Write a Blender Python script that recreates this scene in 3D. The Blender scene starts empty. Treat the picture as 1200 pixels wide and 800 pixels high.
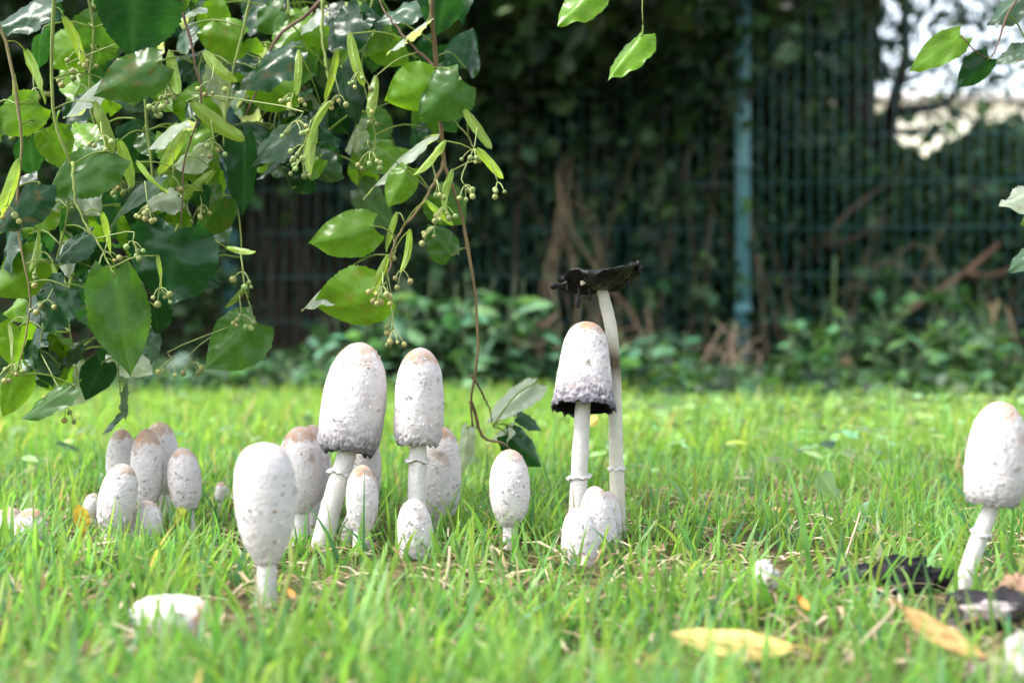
import bpy, math, random
import numpy as np
from mathutils import Vector, Matrix, noise

random.seed(7)
RNG = np.random.default_rng(7)
S = bpy.context.scene
COL = S.collection
R = math.radians

# ------------------------------------------------------------------ camera, sky, sun, exposure
CAM_H = 0.165
K = 0.0006                      # metres per photo pixel per metre of depth (50 mm lens, 36 mm sensor, 1200 px)
cam_d = bpy.data.cameras.new('camera'); cam = bpy.data.objects.new('camera', cam_d); COL.objects.link(cam)
cam.location = (0, 0, CAM_H); cam.rotation_euler = (R(90), 0, 0)
cam_d.lens = 50; cam_d.sensor_width = 36; cam_d.clip_start = 0.02; cam_d.clip_end = 600
cam_d.dof.use_dof = True; cam_d.dof.focus_distance = 1.12; cam_d.dof.aperture_fstop = 5.6
S.camera = cam

SUN_EL, SUN_AZ = 56, -100       # azimuth clockwise from +Y: the light comes from the left, a little from behind the camera
W = bpy.data.worlds.new('World'); S.world = W; W.use_nodes = True
nt = W.node_tree; nt.nodes.clear()
sky = nt.nodes.new('ShaderNodeTexSky'); sky.sky_type = 'NISHITA'; sky.sun_disc = False
sky.sun_elevation = R(SUN_EL); sky.sun_rotation = R(SUN_AZ); sky.dust_density = 3.0
hsv = nt.nodes.new('ShaderNodeHueSaturation'); hsv.inputs['Saturation'].default_value = 0.45
bg = nt.nodes.new('ShaderNodeBackground'); bg.inputs['Strength'].default_value = 0.15
wo = nt.nodes.new('ShaderNodeOutputWorld')
nt.links.new(sky.outputs[0], hsv.inputs['Color']); nt.links.new(hsv.outputs[0], bg.inputs['Color']); nt.links.new(bg.outputs[0], wo.inputs['Surface'])

sl = bpy.data.lights.new('sun', 'SUN'); sl.energy = 1.15; sl.angle = R(18); sl.color = (1.0, 0.975, 0.94)
sun = bpy.data.objects.new('sun', sl); COL.objects.link(sun)
sd = Vector((math.sin(R(SUN_AZ)) * math.cos(R(SUN_EL)), math.cos(R(SUN_AZ)) * math.cos(R(SUN_EL)), math.sin(R(SUN_EL))))
sun.rotation_euler = sd.to_track_quat('Z', 'Y').to_euler(); sun.location = sd * 20

S.view_settings.view_transform = 'Standard'; S.view_settings.look = 'None'
S.view_settings.exposure = 2.0; S.view_settings.gamma = 1.0; S.view_settings.use_curve_mapping = False
S.render.engine = 'CYCLES'
S.cycles.use_denoising = True
S.cycles.use_adaptive_sampling = True; S.cycles.adaptive_threshold = 0.025
S.cycles.max_bounces = 4; S.cycles.diffuse_bounces = 3; S.cycles.glossy_bounces = 1; S.cycles.transmission_bounces = 2
S.cycles.sample_clamp_indirect = 4.0

def P(px, py, d):
    """photo pixel at depth d -> world point"""
    return Vector(((px - 600) * K * d, d, CAM_H + (400 - py) * K * d))

# ------------------------------------------------------------------ helpers
def link(o, parent=None):
    COL.objects.link(o)
    if parent is not None:
        o.parent = parent
    return o

def tag(o, label=None, cat=None, group=None, kind=None):
    if label: o['label'] = label
    if cat: o['category'] = cat
    if group: o['group'] = group
    if kind: o['kind'] = kind
    return o

def empty(name, loc, label=None, cat=None, group=None):
    o = bpy.data.objects.new(name, None); o.empty_display_size = 0.02
    COL.objects.link(o); o.location = loc
    return tag(o, label, cat, group)

def mesh_np(name, V, F, col=None, smooth=True, mats=(), mi=None):
    """mesh from numpy: F is an (n,k) index array with k the same for all faces"""
    V = np.asarray(V, np.float32); F = np.asarray(F, np.int32)
    me = bpy.data.meshes.new(name)
    n, k = F.shape
    me.vertices.add(len(V)); me.vertices.foreach_set('co', V.ravel())
    me.loops.add(n * k); me.loops.foreach_set('vertex_index', F.ravel())
    me.polygons.add(n)
    me.polygons.foreach_set('loop_start', np.arange(0, n * k, k, dtype=np.int32))
    me.polygons.foreach_set('loop_total', np.full(n, k, np.int32))
    for m in mats: me.materials.append(m)
    if mi is not None: me.polygons.foreach_set('material_index', np.asarray(mi, np.int32))
    if smooth: me.polygons.foreach_set('use_smooth', np.ones(n, bool))
    me.update(calc_edges=True); me.validate()
    if col is not None:
        a = me.color_attributes.new('Col', 'FLOAT_COLOR', 'POINT')
        c = np.ones((len(V), 4), np.float32); c[:, :3] = col
        a.data.foreach_set('color', c.ravel())
    return me

def obj(name, me, parent=None, origin=None):
    """link a mesh given in world coordinates; parts are shifted into the frame of their parent"""
    o = bpy.data.objects.new(name, me); COL.objects.link(o)
    if parent is not None:
        o.parent = parent
        base = Vector(parent.location)
        if parent.parent is not None: base += Vector(parent.parent.location)
        o.location = -base
    return o

class MB:
    """collects quads"""
    def __init__(s): s.V = []; s.F = []; s.C = []; s.M = []; s.n = 0
    def add(s, V, F, c=None, m=0):
        V = np.asarray(V, float).reshape(-1, 3); F = np.asarray(F, int)
        s.V.append(V); s.F.append(F + s.n); s.n += len(V)
        c = np.ones((len(V), 3)) if c is None else np.broadcast_to(np.asarray(c, float), (len(V), 3))
        s.C.append(c); s.M.append(np.full(len(F), m))
    def tube(s, pts, rad, seg=8, c=None, m=0, cap=True):
        V, F = tube_geo(pts, rad, seg); s.add(V, F, c, m)
    def mesh(s, name, mats, smooth=True):
        return mesh_np(name, np.vstack(s.V), np.vstack(s.F), np.vstack(s.C), smooth, mats, np.concatenate(s.M))

def tube_geo(pts, rad, seg=8):
    pts = [Vector(p) for p in pts]; n = len(pts)
    rad = [rad] * n if np.isscalar(rad) else list(rad)
    V = []; up = Vector((0.37, 0.21, 0.9)).normalized()
    prev = None
    for i, p in enumerate(pts):
        t = (pts[min(i + 1, n - 1)] - pts[max(i - 1, 0)])
        t = t.normalized() if t.length > 1e-9 else Vector((0, 0, 1))
        if prev is None:
            a = t.cross(up); a = a.normalized() if a.length > 1e-3 else t.cross(Vector((1, 0, 0))).normalized()
        else:
            a = (prev - t * prev.dot(t)).normalized()
        prev = a; b = t.cross(a)
        for k in range(seg):
            th = 2 * math.pi * k / seg
            V.append(p + (a * math.cos(th) + b * math.sin(th)) * rad[i])
    F = []
    for i in range(n - 1):
        for k in range(seg):
            k2 = (k + 1) % seg
            F.append((i * seg + k, i * seg + k2, (i + 1) * seg + k2, (i + 1) * seg + k))
    # end caps: a collapsed ring
    for base, i in ((0, 0), ((n - 1) * seg, n - 1)):
        c0 = len(V)
        V.append(pts[i])
        for k in range(0, seg, 2):
            q = (base + k, base + (k + 1) % seg, base + (k + 2) % seg, c0)
            F.append(q if i else q[::-1])
    return np.array([tuple(v) for v in V]), np.array(F)

def spline(pts, n):
    """Catmull-Rom through the points"""
    p = np.array([tuple(x) for x in pts], float); m = len(p)
    if m == 2: return [Vector(p[0] + (p[1] - p[0]) * t) for t in np.linspace(0, 1, n)]
    q = np.vstack([2 * p[0] - p[1], p, 2 * p[-1] - p[-2]])
    out = []
    for t in np.linspace(0, m - 1, n):
        i = min(int(t), m - 2); f = t - i
        a, b, c, d = q[i], q[i + 1], q[i + 2], q[i + 3]
        out.append(Vector(0.5 * (2 * b + (c - a) * f + (2 * a - 5 * b + 4 * c - d) * f * f + (3 * b - a - 3 * c + d) * f ** 3)))
    return out

# ------------------------------------------------------------------ materials
def mat(name):
    m = bpy.data.materials.new(name); m.use_nodes = True; t = m.node_tree; t.nodes.clear()
    return m, t
def N(t, kind, **kw):
    n = t.nodes.new(kind)
    for k, v in kw.items():
        if k in n.inputs: n.inputs[k].default_value = v
        else: setattr(n, k, v)
    return n

def attr_mat(name, rough=0.6, spec=0.4, bump=0.0, bscale=300, var=0.15, vscale=80, sss=0.0, transl=0.0, tr_tint=(1.5, 1.6, 0.5), coat=0.0):
    """colour from the mesh's own Col attribute, broken up by noise; optional light passing through (leaves, grass)"""
    m, t = mat(name); L = t.links.new
    a = N(t, 'ShaderNodeAttribute'); a.attribute_name = 'Col'
    tc = N(t, 'ShaderNodeTexCoord')
    nz = N(t, 'ShaderNodeTexNoise'); nz.inputs['Scale'].default_value = vscale; nz.inputs['Detail'].default_value = 4
    L(tc.outputs['Object'], nz.inputs['Vector'])
    mr = N(t, 'ShaderNodeMapRange'); mr.inputs[1].default_value = 0.3; mr.inputs[2].default_value = 0.7
    mr.inputs[3].default_value = 1 - var; mr.inputs[4].default_value = 1 + var
    L(nz.outputs['Fac'], mr.inputs[0])
    mul = N(t, 'ShaderNodeVectorMath'); mul.operation = 'SCALE'
    L(a.outputs['Color'], mul.inputs[0]); L(mr.outputs[0], mul.inputs['Scale'])
    p = N(t, 'ShaderNodeBsdfPrincipled'); p.inputs['Roughness'].default_value = rough
    p.inputs['Specular IOR Level'].default_value = spec
    L(mul.outputs[0], p.inputs['Base Color'])
    if sss:
        p.inputs['Subsurface Weight'].default_value = sss; p.inputs['Subsurface Radius'].default_value = (0.004, 0.003, 0.0025); p.inputs['Subsurface Scale'].default_value = 1.0
    if coat: p.inputs['Coat Weight'].default_value = coat; p.inputs['Coat Roughness'].default_value = 0.25
    if bump:
        b = N(t, 'ShaderNodeBump'); b.inputs['Strength'].default_value = bump; b.inputs['Distance'].default_value = 0.002
        n2 = N(t, 'ShaderNodeTexNoise'); n2.inputs['Scale'].default_value = bscale; n2.inputs['Detail'].default_value = 5
        L(tc.outputs['Object'], n2.inputs['Vector']); L(n2.outputs['Fac'], b.inputs['Height']); L(b.outputs[0], p.inputs['Normal'])
    out = N(t, 'ShaderNodeOutputMaterial')
    if transl:
        tr = N(t, 'ShaderNodeBsdfTranslucent'); tm = N(t, 'ShaderNodeVectorMath'); tm.operation = 'MULTIPLY'; tm.inputs[1].default_value = tr_tint
        L(mul.outputs[0], tm.inputs[0]); L(tm.outputs[0], tr.inputs['Color'])
        mx = N(t, 'ShaderNodeMixShader'); mx.inputs[0].default_value = transl
        L(p.outputs[0], mx.inputs[1]); L(tr.outputs[0], mx.inputs[2]); L(mx.outputs[0], out.inputs['Surface'])
    else:
        L(p.outputs[0], out.inputs['Surface'])
    return m

M_CAP = attr_mat('mushroom_skin', rough=0.75, spec=0.2, bump=0.5, bscale=420, var=0.06, vscale=160)
M_INK = attr_mat('wet_black_ink', rough=0.32, spec=0.14, bump=0.8, bscale=140, var=0.3)
M_GRASS = attr_mat('grass_blade', rough=0.45, spec=0.35, var=0.18, vscale=30, transl=0.5, tr_tint=(1.55, 1.5, 0.7))
M_LEAF = attr_mat('linden_leaf', rough=0.22, spec=0.27, bump=0.22, bscale=160, var=0.14, vscale=45, transl=0.42, tr_tint=(1.9, 1.9, 0.6))
M_STALK = attr_mat('green_stalk', rough=0.55, spec=0.35, var=0.2, vscale=150)
M_BARK = attr_mat('bark', rough=0.85, spec=0.2, bump=0.9, bscale=60, var=0.35, vscale=22)
M_FOL = attr_mat('woodland_leaf', rough=0.45, spec=0.35, var=0.25, vscale=6, transl=0.3, tr_tint=(1.4, 1.5, 0.6))
M_DRY = attr_mat('dry_leaf', rough=0.7, spec=0.25, bump=0.5, bscale=120, var=0.2, vscale=60, transl=0.2, tr_tint=(1.2, 1.1, 0.8))
M_FENCE = attr_mat('green_coated_metal', rough=0.4, spec=0.5, bump=0.15, bscale=60, var=0.12, vscale=12)
M_WALL = attr_mat('cream_render', rough=0.85, spec=0.2, bump=0.3, bscale=40, var=0.06, vscale=2)
M_GLASS = attr_mat('window_glass', rough=0.08, spec=0.6, var=0.02)

def ground_mat():
    m, t = mat('soil_and_thatch'); L = t.links.new
    tc = N(t, 'ShaderNodeTexCoord')
    n1 = N(t, 'ShaderNodeTexNoise'); n1.inputs['Scale'].default_value = 3.0; n1.inputs['Detail'].default_value = 8
    n2 = N(t, 'ShaderNodeTexNoise'); n2.inputs['Scale'].default_value = 55; n2.inputs['Detail'].default_value = 8
    L(tc.outputs['Object'], n1.inputs['Vector']); L(tc.outputs['Object'], n2.inputs['Vector'])
    r = N(t, 'ShaderNodeValToRGB'); e = r.color_ramp.elements
    e[0].position = 0.32; e[0].color = (0.035, 0.026, 0.016, 1); e[1].position = 0.7; e[1].color = (0.15, 0.12, 0.06, 1)
    x = r.color_ramp.elements.new(0.5); x.color = (0.075, 0.075, 0.028, 1)
    L(n2.outputs['Fac'], r.inputs[0])
    r2 = N(t, 'ShaderNodeValToRGB'); e = r2.color_ramp.elements
    e[0].position = 0.3; e[0].color = (0.04, 0.028, 0.018, 1); e[1].position = 0.75; e[1].color = (0.13, 0.085, 0.055, 1)
    L(n2.outputs['Fac'], r2.inputs[0])
    sp = N(t, 'ShaderNodeSeparateXYZ'); L(tc.outputs['Object'], sp.inputs[0])
    ad = N(t, 'ShaderNodeMath'); ad.operation = 'ADD'; L(sp.outputs['Y'], ad.inputs[0]); L(n1.outputs['Fac'], ad.inputs[1])
    mr = N(t, 'ShaderNodeMapRange'); mr.inputs[1].default_value = 5.6; mr.inputs[2].default_value = 6.4; L(ad.outputs[0], mr.inputs[0])
    mx = N(t, 'ShaderNodeMix'); mx.data_type = 'RGBA'; L(mr.outputs[0], mx.inputs[0]); L(r.outputs[0], mx.inputs[6]); L(r2.outputs[0], mx.inputs[7])
    p = N(t, 'ShaderNodeBsdfPrincipled'); p.inputs['Roughness'].default_value = 0.95; p.inputs['Specular IOR Level'].default_value = 0.1
    L(mx.outputs[2], p.inputs['Base Color'])
    b = N(t, 'ShaderNodeBump'); b.inputs['Strength'].default_value = 0.9; b.inputs['Distance'].default_value = 0.02
    L(n2.outputs['Fac'], b.inputs['Height']); L(b.outputs[0], p.inputs['Normal'])
    o = N(t, 'ShaderNodeOutputMaterial'); L(p.outputs[0], o.inputs['Surface'])
    return m
M_GROUND = ground_mat()

# ------------------------------------------------------------------ ground
def sm(a, b, x): 
    t = np.clip((x - a) / (b - a), 0, 1); return t * t * (3 - 2 * t)
def ground_h(x, y):
    x = np.asarray(x, float); y = np.asarray(y, float)
    near = 0.006 * np.sin(x * 7 + 1.3) * np.sin(y * 6) + 0.004 * np.sin(x * 17 + y * 13)
    bank = sm(6.5, 8.4, y) * (0.45 + 0.85 * (1 - sm(-0.3, 1.4, x)))
    return near * (1 - sm(3, 6, y)) + bank + 0.05 * sm(6.5, 8, y) * np.sin(x * 5) * np.cos(y * 4)
gx = np.concatenate([[-300, -120, -50, -25, -14], np.linspace(-9, 9, 91), [14, 25, 50, 120, 300]])
gy = np.concatenate([[-300, -100, -40, -15, -6], np.linspace(-2, 10, 101), [11, 13, 17, 25, 45, 90, 180, 320]])
XX, YY = np.meshgrid(gx, gy); nx, ny = len(gx), len(gy)
V = np.stack([XX, YY, ground_h(XX, YY)], -1).reshape(-1, 3)
ii = (np.arange(ny - 1)[:, None] * nx + np.arange(nx - 1)[None]).ravel()
F = np.stack([ii, ii + 1, ii + nx + 1, ii + nx], -1)
g = obj('ground', mesh_np('ground', V, F, None, True, [M_GROUND])); tag(g, kind='structure')

# ------------------------------------------------------------------ fence
FA = np.array([0.972, 6.0]); FB = np.array([-1.225, 6.26])
fdir = (FA - FB) / np.linalg.norm(FA - FB); SP = float(np.linalg.norm(FA - FB))
def fpt(s, z, off=0.0):
    q = FB + fdir * s + np.array([-fdir[1], fdir[0]]) * off
    return Vector((q[0], q[1], z))
fence = empty('mesh_fence', fpt(SP * 0.5, 0), 'green metal mesh fence of tall thin posts and thin wires before the dark trees', 'fence')
TEAL = (0.1, 0.25, 0.26)
FH = 2.03
def box_geo(c, ax, ay, az):
    c = Vector(c); V = [c + ax * sx + ay * sy + az * sz for sx in (-1, 1) for sy in (-1, 1) for sz in (-1, 1)]
    F = [(0, 1, 3, 2), (4, 6, 7, 5), (0, 4, 5, 1), (2, 3, 7, 6), (0, 2, 6, 4), (1, 5, 7, 3)]
    return np.array([tuple(v) for v in V]), np.array(F)
fx = Vector((fdir[0], fdir[1], 0)); fy = Vector((-fdir[1], fdir[0], 0)); fz = Vector((0, 0, 1))
for i in range(-1, 3):
    mb = MB(); s = i * SP
    for (w, dpt) in ((0.03, 0.02),):
        v, f = box_geo(fpt(s, FH / 2 + 0.02, -0.032), fx * w, fy * dpt, fz * (FH / 2 + 0.05)); mb.add(v, f, TEAL)
    v, f = box_geo(fpt(s, FH + 0.075, -0.032), fx * 0.033, fy * 0.023, fz * 0.008); mb.add(v, f, (0.02, 0.05, 0.05))
    for zc in (0.3, 0.9, 1.5):
        v, f = box_geo(fpt(s, zc, -0.056), fx * 0.034, fy * 0.005, fz * 0.02); mb.add(v, f, TEAL)
    obj('post', mb.mesh('post', [M_FENCE], False), fence)
NV = int(SP / 0.05)
v, f = tube_geo([(0, 0, 0.04), (0, 0, FH)], 0.0026, 6); vw = mesh_np('vertical_wire', v, f, np.full((len(v), 3), (0.045, 0.15, 0.145)), True, [M_FENCE])
v, f = tube_geo([tuple(fx * -SP / 2), tuple(fx * SP / 2)], 0.0024, 6); hw = mesh_np('horizontal_wire', v, f, np.full((len(v), 3), (0.045, 0.15, 0.145)), True, [M_FENCE])
for i in range(-1, 2):
    for k in range(NV):
        o = bpy.data.objects.new('vertical_wire', vw); link(o, fence)
        o.location = fpt(i * SP + (k + 0.5) * SP / NV, 0) - Vector(fence.location)
    for k in range(11):
        for off in (-0.008, 0.008):
            o = bpy.data.objects.new('horizontal_wire', hw); link(o, fence)
            o.location = fpt((i + 0.5) * SP, 0.06 + k * 0.193, off) - Vector(fence.location)

# ------------------------------------------------------------------ leaf clouds for the background
def leaf_cloud(pts, size, base_col, colvar=0.75, flat=0.0, aspect=0.75, droop=0.3):
    """each point gets a bent six-vertex leaf; returns V, F (quads), C"""
    pts = np.asarray(pts); n = len(pts)
    nrm = RNG.normal(size=(n, 3)); nrm[:, 2] = np.abs(nrm[:, 2]) + flat * 3; nrm /= np.linalg.norm(nrm, axis=1)[:, None]
    a = RNG.normal(size=(n, 3)); a[:, 2] -= droop; a -= nrm * (a * nrm).sum(1)[:, None]; a /= np.linalg.norm(a, axis=1)[:, None]
    b = np.cross(nrm, a)
    s = size * RNG.uniform(0.45, 1.4, n)[:, None]
    w = s * aspect * 0.5
    bend = -nrm * s * 0.16
    v0 = pts - a * s * 0.5 + bend * 0.4
    v1 = pts - a * s * 0.2 + b * w + bend * 0.3
    v2 = pts + a * s * 0.2 + b * w * 0.75 + bend * 0.6
    v3 = pts + a * s * 0.55 + bend * 1.2
    v4 = pts + a * s * 0.2 - b * w * 0.75 + bend * 0.6
    v5 = pts - a * s * 0.2 - b * w + bend * 0.3
    c0 = pts + nrm * s * 0.02 - a * s * 0.12; c1 = pts + a * s * 0.2
    V = np.stack([v0, v1, v2, v3, v4, v5, c0, c1], 1).reshape(-1, 3)
    i = np.arange(n)[:, None] * 8
    F = np.concatenate([i + [0, 6, 7, 1], i + [1, 7, 3, 2], i + [0, 5, 7, 6], i + [5, 4, 3, 7]], 0)
    F = np.concatenate([i + [0, 1, 7, 6], i + [1, 2, 3, 7], i + [0, 6, 7, 5], i + [7, 3, 4, 5]], 0)
    hue = RNG.uniform(-1, 1, n)[:, None]; br = (np.exp(colvar * RNG.normal(size=n)) * .9).clip(.2, 2.3)[:, None]
    c = np.array(base_col)[None] * br * (1 + np.array([0.25, 0.0, -0.2])[None] * hue)
    return V, F, np.repeat(np.clip(c, 0.003, 1), 8, 0)

def clumped(centres, per, spread, keep=None):
    c = np.asarray(centres, float)
    p = np.repeat(c, per, 0) + RNG.normal(size=(len(c) * per, 3)) * np.asarray(spread)
    if keep is not None: p = p[keep(p)]
    return p

def ell(n, c, r):
    d = RNG.normal(size=(n, 3)); d /= np.linalg.norm(d, axis=1)[:, None]
    return np.asarray(c) + d * (RNG.uniform(0.15, 1, n) ** (1 / 2.2))[:, None] * np.asarray(r)

def cloud_obj(name, parent, pts, size, col, **kw):
    V, F, C = leaf_cloud(pts, size, col, **kw)
    o = obj(name, mesh_np(name, V, F, C, True, [M_FOL]), parent); tag(o, kind='stuff')
    return o

def px_of(p):
    return 600 + p[:, 0] / (K * p[:, 1]), 400 - (p[:, 2] - CAM_H) / (K * p[:, 1])

# ---- the wood behind the fence
def sky_gap(p):
    """the real gap between two crowns, right of the ivy-clad tree"""
    x, y = p[:, 0], p[:, 1]; az = x / y; el = (p[:, 2] - CAM_H) / y
    wob = .016 * np.sin(el * 70) + .012 * np.sin(el * 170 + 1)
    inside = (az > 0.243 + wob) & (az < 0.42) & (el > 0.142 + .012 * np.sin(az * 60)) & (el < 0.33)
    soft = RNG.uniform(size=len(p)) < 0.93
    return ~(inside & soft)

def wood_tree(base, top_h, lean, r0, crown_c, crown_r, nclump, per, leaf, col, label, limbs=5, ivy=0, low=None):
    bx, by = base; bz = float(ground_h(bx, by))
    t = empty('woodland_tree', (bx, by, bz), label, 'tree', 'trees behind the fence')
    rs = random.Random(int(bx * 1000) + 5)
    mid = Vector((bx + lean * 0.45 + rs.uniform(-.1, .1), by, bz + top_h * 0.5)); top = Vector((bx + lean, by + rs.uniform(-.2, .2), bz + top_h))
    path = spline([(bx, by, bz - 0.1), mid, top], 14)
    mb = MB(); mb.tube(path, [r0 * (1.25 - 0.85 * i / 13) for i in range(14)], 10, (0.055, 0.042, 0.032)); obj('trunk', mb.mesh('trunk', [M_BARK]), t)
    cc, cr = np.array(crown_c), np.array(crown_r)
    for k in range(limbs):
        p0 = path[rs.randint(5, 12)]; e = Vector(ell(1, cc, cr * 0.8)[0])
        m = (p0 + e) / 2 + Vector((rs.uniform(-.2, .2), rs.uniform(-.2, .2), rs.uniform(-.1, .25)))
        mb = MB(); q = spline([p0, m, e], 10); mb.tube(q, [r0 * 0.42 * (1 - 0.85 * i / 9) for i in range(10)], 6, (0.05, 0.04, 0.03))
        for z in range(3):
            s0 = q[rs.randint(3, 8)]; s1 = s0 + Vector((rs.uniform(-.5, .5), rs.uniform(-.5, .5), rs.uniform(-.35, .3)))
            mb.tube(spline([s0, (s0 + s1) / 2 + Vector((0, 0, .06)), s1], 5), [r0 * .12, r0 * .1, r0 * .08, r0 * .06, r0 * .03], 5, (0.05, 0.04, 0.03))
        obj('limb', mb.mesh('limb', [M_BARK]), t)
    pts = clumped(ell(nclump, cc, cr), per, 0.13 * max(1, leaf / 0.08), sky_gap)
    pts = pts[pts[:, 2] > ground_h(pts[:, 0], pts[:, 1]) + 0.05]
    if low is not None:
        lp_ = clumped(ell(low[2], low[0], low[1]), 40, .1); pts = np.vstack([pts, lp_[np.abs(lp_[:, 0] / lp_[:, 1] - .163) > .022]])
    cloud_obj('crown', t, pts, leaf, col)
    if ivy:
        ip = []
        for i in range(ivy):
            p = path[rs.randint(0, 13)].lerp(path[min(13, rs.randint(0, 13))], rs.random() * 0.15); a = rs.uniform(0, 6.28); rr = r0 * 1.3 + abs(rs.gauss(0, .09))
            ip.append((p.x + math.cos(a) * rr, p.y + math.sin(a) * rr, p.z + rs.uniform(-.15, .15)))
        ip = np.array(ip); cloud_obj('ivy', t, ip[sky_gap(ip)], 0.06, (0.03, 0.055, 0.022))
    return t

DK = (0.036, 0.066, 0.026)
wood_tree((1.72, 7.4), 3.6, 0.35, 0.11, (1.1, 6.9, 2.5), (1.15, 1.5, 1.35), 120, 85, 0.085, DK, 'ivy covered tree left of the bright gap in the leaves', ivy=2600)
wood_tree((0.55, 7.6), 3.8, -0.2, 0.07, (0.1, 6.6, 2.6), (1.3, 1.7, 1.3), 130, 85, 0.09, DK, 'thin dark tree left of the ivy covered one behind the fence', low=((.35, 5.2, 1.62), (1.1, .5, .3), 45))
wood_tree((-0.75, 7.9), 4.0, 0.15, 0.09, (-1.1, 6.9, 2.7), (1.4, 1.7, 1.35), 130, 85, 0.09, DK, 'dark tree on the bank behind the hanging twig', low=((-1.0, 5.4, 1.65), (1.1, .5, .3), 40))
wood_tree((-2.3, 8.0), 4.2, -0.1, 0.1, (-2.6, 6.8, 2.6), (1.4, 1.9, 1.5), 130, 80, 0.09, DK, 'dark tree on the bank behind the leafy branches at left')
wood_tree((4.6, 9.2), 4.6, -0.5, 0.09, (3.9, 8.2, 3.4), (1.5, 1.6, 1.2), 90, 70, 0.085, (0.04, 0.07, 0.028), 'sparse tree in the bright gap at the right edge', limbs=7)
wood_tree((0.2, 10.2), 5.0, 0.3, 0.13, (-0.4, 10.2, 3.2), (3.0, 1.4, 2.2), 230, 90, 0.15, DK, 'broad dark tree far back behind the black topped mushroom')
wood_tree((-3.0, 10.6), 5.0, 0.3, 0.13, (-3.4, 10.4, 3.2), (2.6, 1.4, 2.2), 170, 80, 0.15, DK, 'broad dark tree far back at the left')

# limbs crossing the bright gap
br_root = empty('bare_branch', P(1045, 160, 7.2), 'dark forked branch reaching across the bright gap', 'branch')
for pts, r0 in (([(1030, 200), (1042, 150), (1052, 100), (1062, 60), (1058, 0)], 0.05), ([(1046, 132), (1075, 128), (1105, 122), (1130, 95), (1150, 60)], 0.032),
                ([(1052, 100), (1095, 75), (1130, 40)], 0.02), ([(1050, 155), (1085, 152), (1110, 160)], 0.018), ([(1105, 122), (1140, 140), (1175, 135)], 0.014), ([(1045, 90), (1010, 40), (1000, 5)], 0.014)):
    mb = MB(); q = spline([P(a, b, 7.2 + 0.1 * i) for i, (a, b) in enumerate(pts)], 12)
    mb.tube(q, [r0 * (1 - 0.6 * i / 11) for i in range(12)], 7, (0.04, 0.032, 0.026)); obj('limb', mb.mesh('limb', [M_BARK]), br_root)
lp = []
for i in range(260):
    px, py = random.uniform(985, 1240), random.uniform(-30, 130)
    if random.random() < .62 + .3 * (py < 30) - .4 * (py > 95) + .4 * (px < 1010):
        c = P(px, py, random.uniform(6.4, 8.4))
        lp += [(c.x + random.gauss(0, .06), c.y + random.gauss(0, .1), c.z + random.gauss(0, .05)) for _ in range(random.randint(3, 9))]
cloud_obj('leaves', br_root, np.array(lp), 0.05, (0.04, 0.075, 0.03))

# hedge and shrubs
def shrub(name, c, r, n, per, leaf, col, label, cat='shrub', stems=6, group=None, gap=True):
    c = np.array(c, float); bz = float(ground_h(c[0], c[1]))
    t = empty(name, (c[0], c[1], bz), label, cat, group)
    for k in range(stems):
        e = Vector(ell(1, c, np.array(r) * .8)[0]); b = Vector((c[0] + random.uniform(-.35, .35) * r[0], c[1] + random.uniform(-.3, .3) * r[1], bz - .05))
        b.z = float(ground_h(b.x, b.y)) - .05
        mb = MB(); mb.tube(spline([b, (b + e) / 2 + Vector((random.uniform(-.15, .15), 0, .1)), e], 8), [0.016 * (1 - .09 * i) for i in range(8)], 5, (0.11, 0.08, 0.055)); obj('stem', mb.mesh('stem', [M_BARK]), t)
    pts = clumped(ell(n, c, r), per, 0.09, sky_gap if gap else None)
    pts = pts[pts[:, 2] > ground_h(pts[:, 0], pts[:, 1]) + 0.01]
    cloud_obj('foliage', t, pts, leaf, col)
    return t
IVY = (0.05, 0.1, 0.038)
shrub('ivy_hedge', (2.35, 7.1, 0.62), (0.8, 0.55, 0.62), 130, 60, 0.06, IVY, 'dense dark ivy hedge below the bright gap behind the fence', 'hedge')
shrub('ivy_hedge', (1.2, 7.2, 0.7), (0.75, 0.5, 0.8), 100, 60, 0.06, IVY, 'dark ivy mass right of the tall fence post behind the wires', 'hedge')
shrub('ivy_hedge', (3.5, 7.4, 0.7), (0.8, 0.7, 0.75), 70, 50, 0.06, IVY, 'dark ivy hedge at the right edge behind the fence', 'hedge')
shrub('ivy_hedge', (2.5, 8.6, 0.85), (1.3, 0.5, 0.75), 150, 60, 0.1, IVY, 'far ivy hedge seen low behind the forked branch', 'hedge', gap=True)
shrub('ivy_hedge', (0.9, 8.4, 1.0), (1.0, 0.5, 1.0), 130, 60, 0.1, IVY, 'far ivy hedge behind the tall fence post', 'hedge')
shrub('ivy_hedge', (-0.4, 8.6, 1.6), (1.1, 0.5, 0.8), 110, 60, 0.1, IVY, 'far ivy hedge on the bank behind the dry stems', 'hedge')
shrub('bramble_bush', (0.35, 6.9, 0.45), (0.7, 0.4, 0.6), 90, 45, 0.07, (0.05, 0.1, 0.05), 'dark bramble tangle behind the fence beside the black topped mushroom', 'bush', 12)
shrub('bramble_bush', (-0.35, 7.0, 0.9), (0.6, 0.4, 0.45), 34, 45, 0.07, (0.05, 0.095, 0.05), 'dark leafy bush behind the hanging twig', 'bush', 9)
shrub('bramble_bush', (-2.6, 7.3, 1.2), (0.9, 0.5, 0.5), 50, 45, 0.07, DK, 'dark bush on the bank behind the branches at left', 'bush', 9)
shrub('bramble_bush', (-1.5, 7.6, 1.75), (0.8, 0.5, 0.4), 40, 45, 0.07, DK, 'dark bush on top of the brown bank', 'bush', 7)

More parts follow.
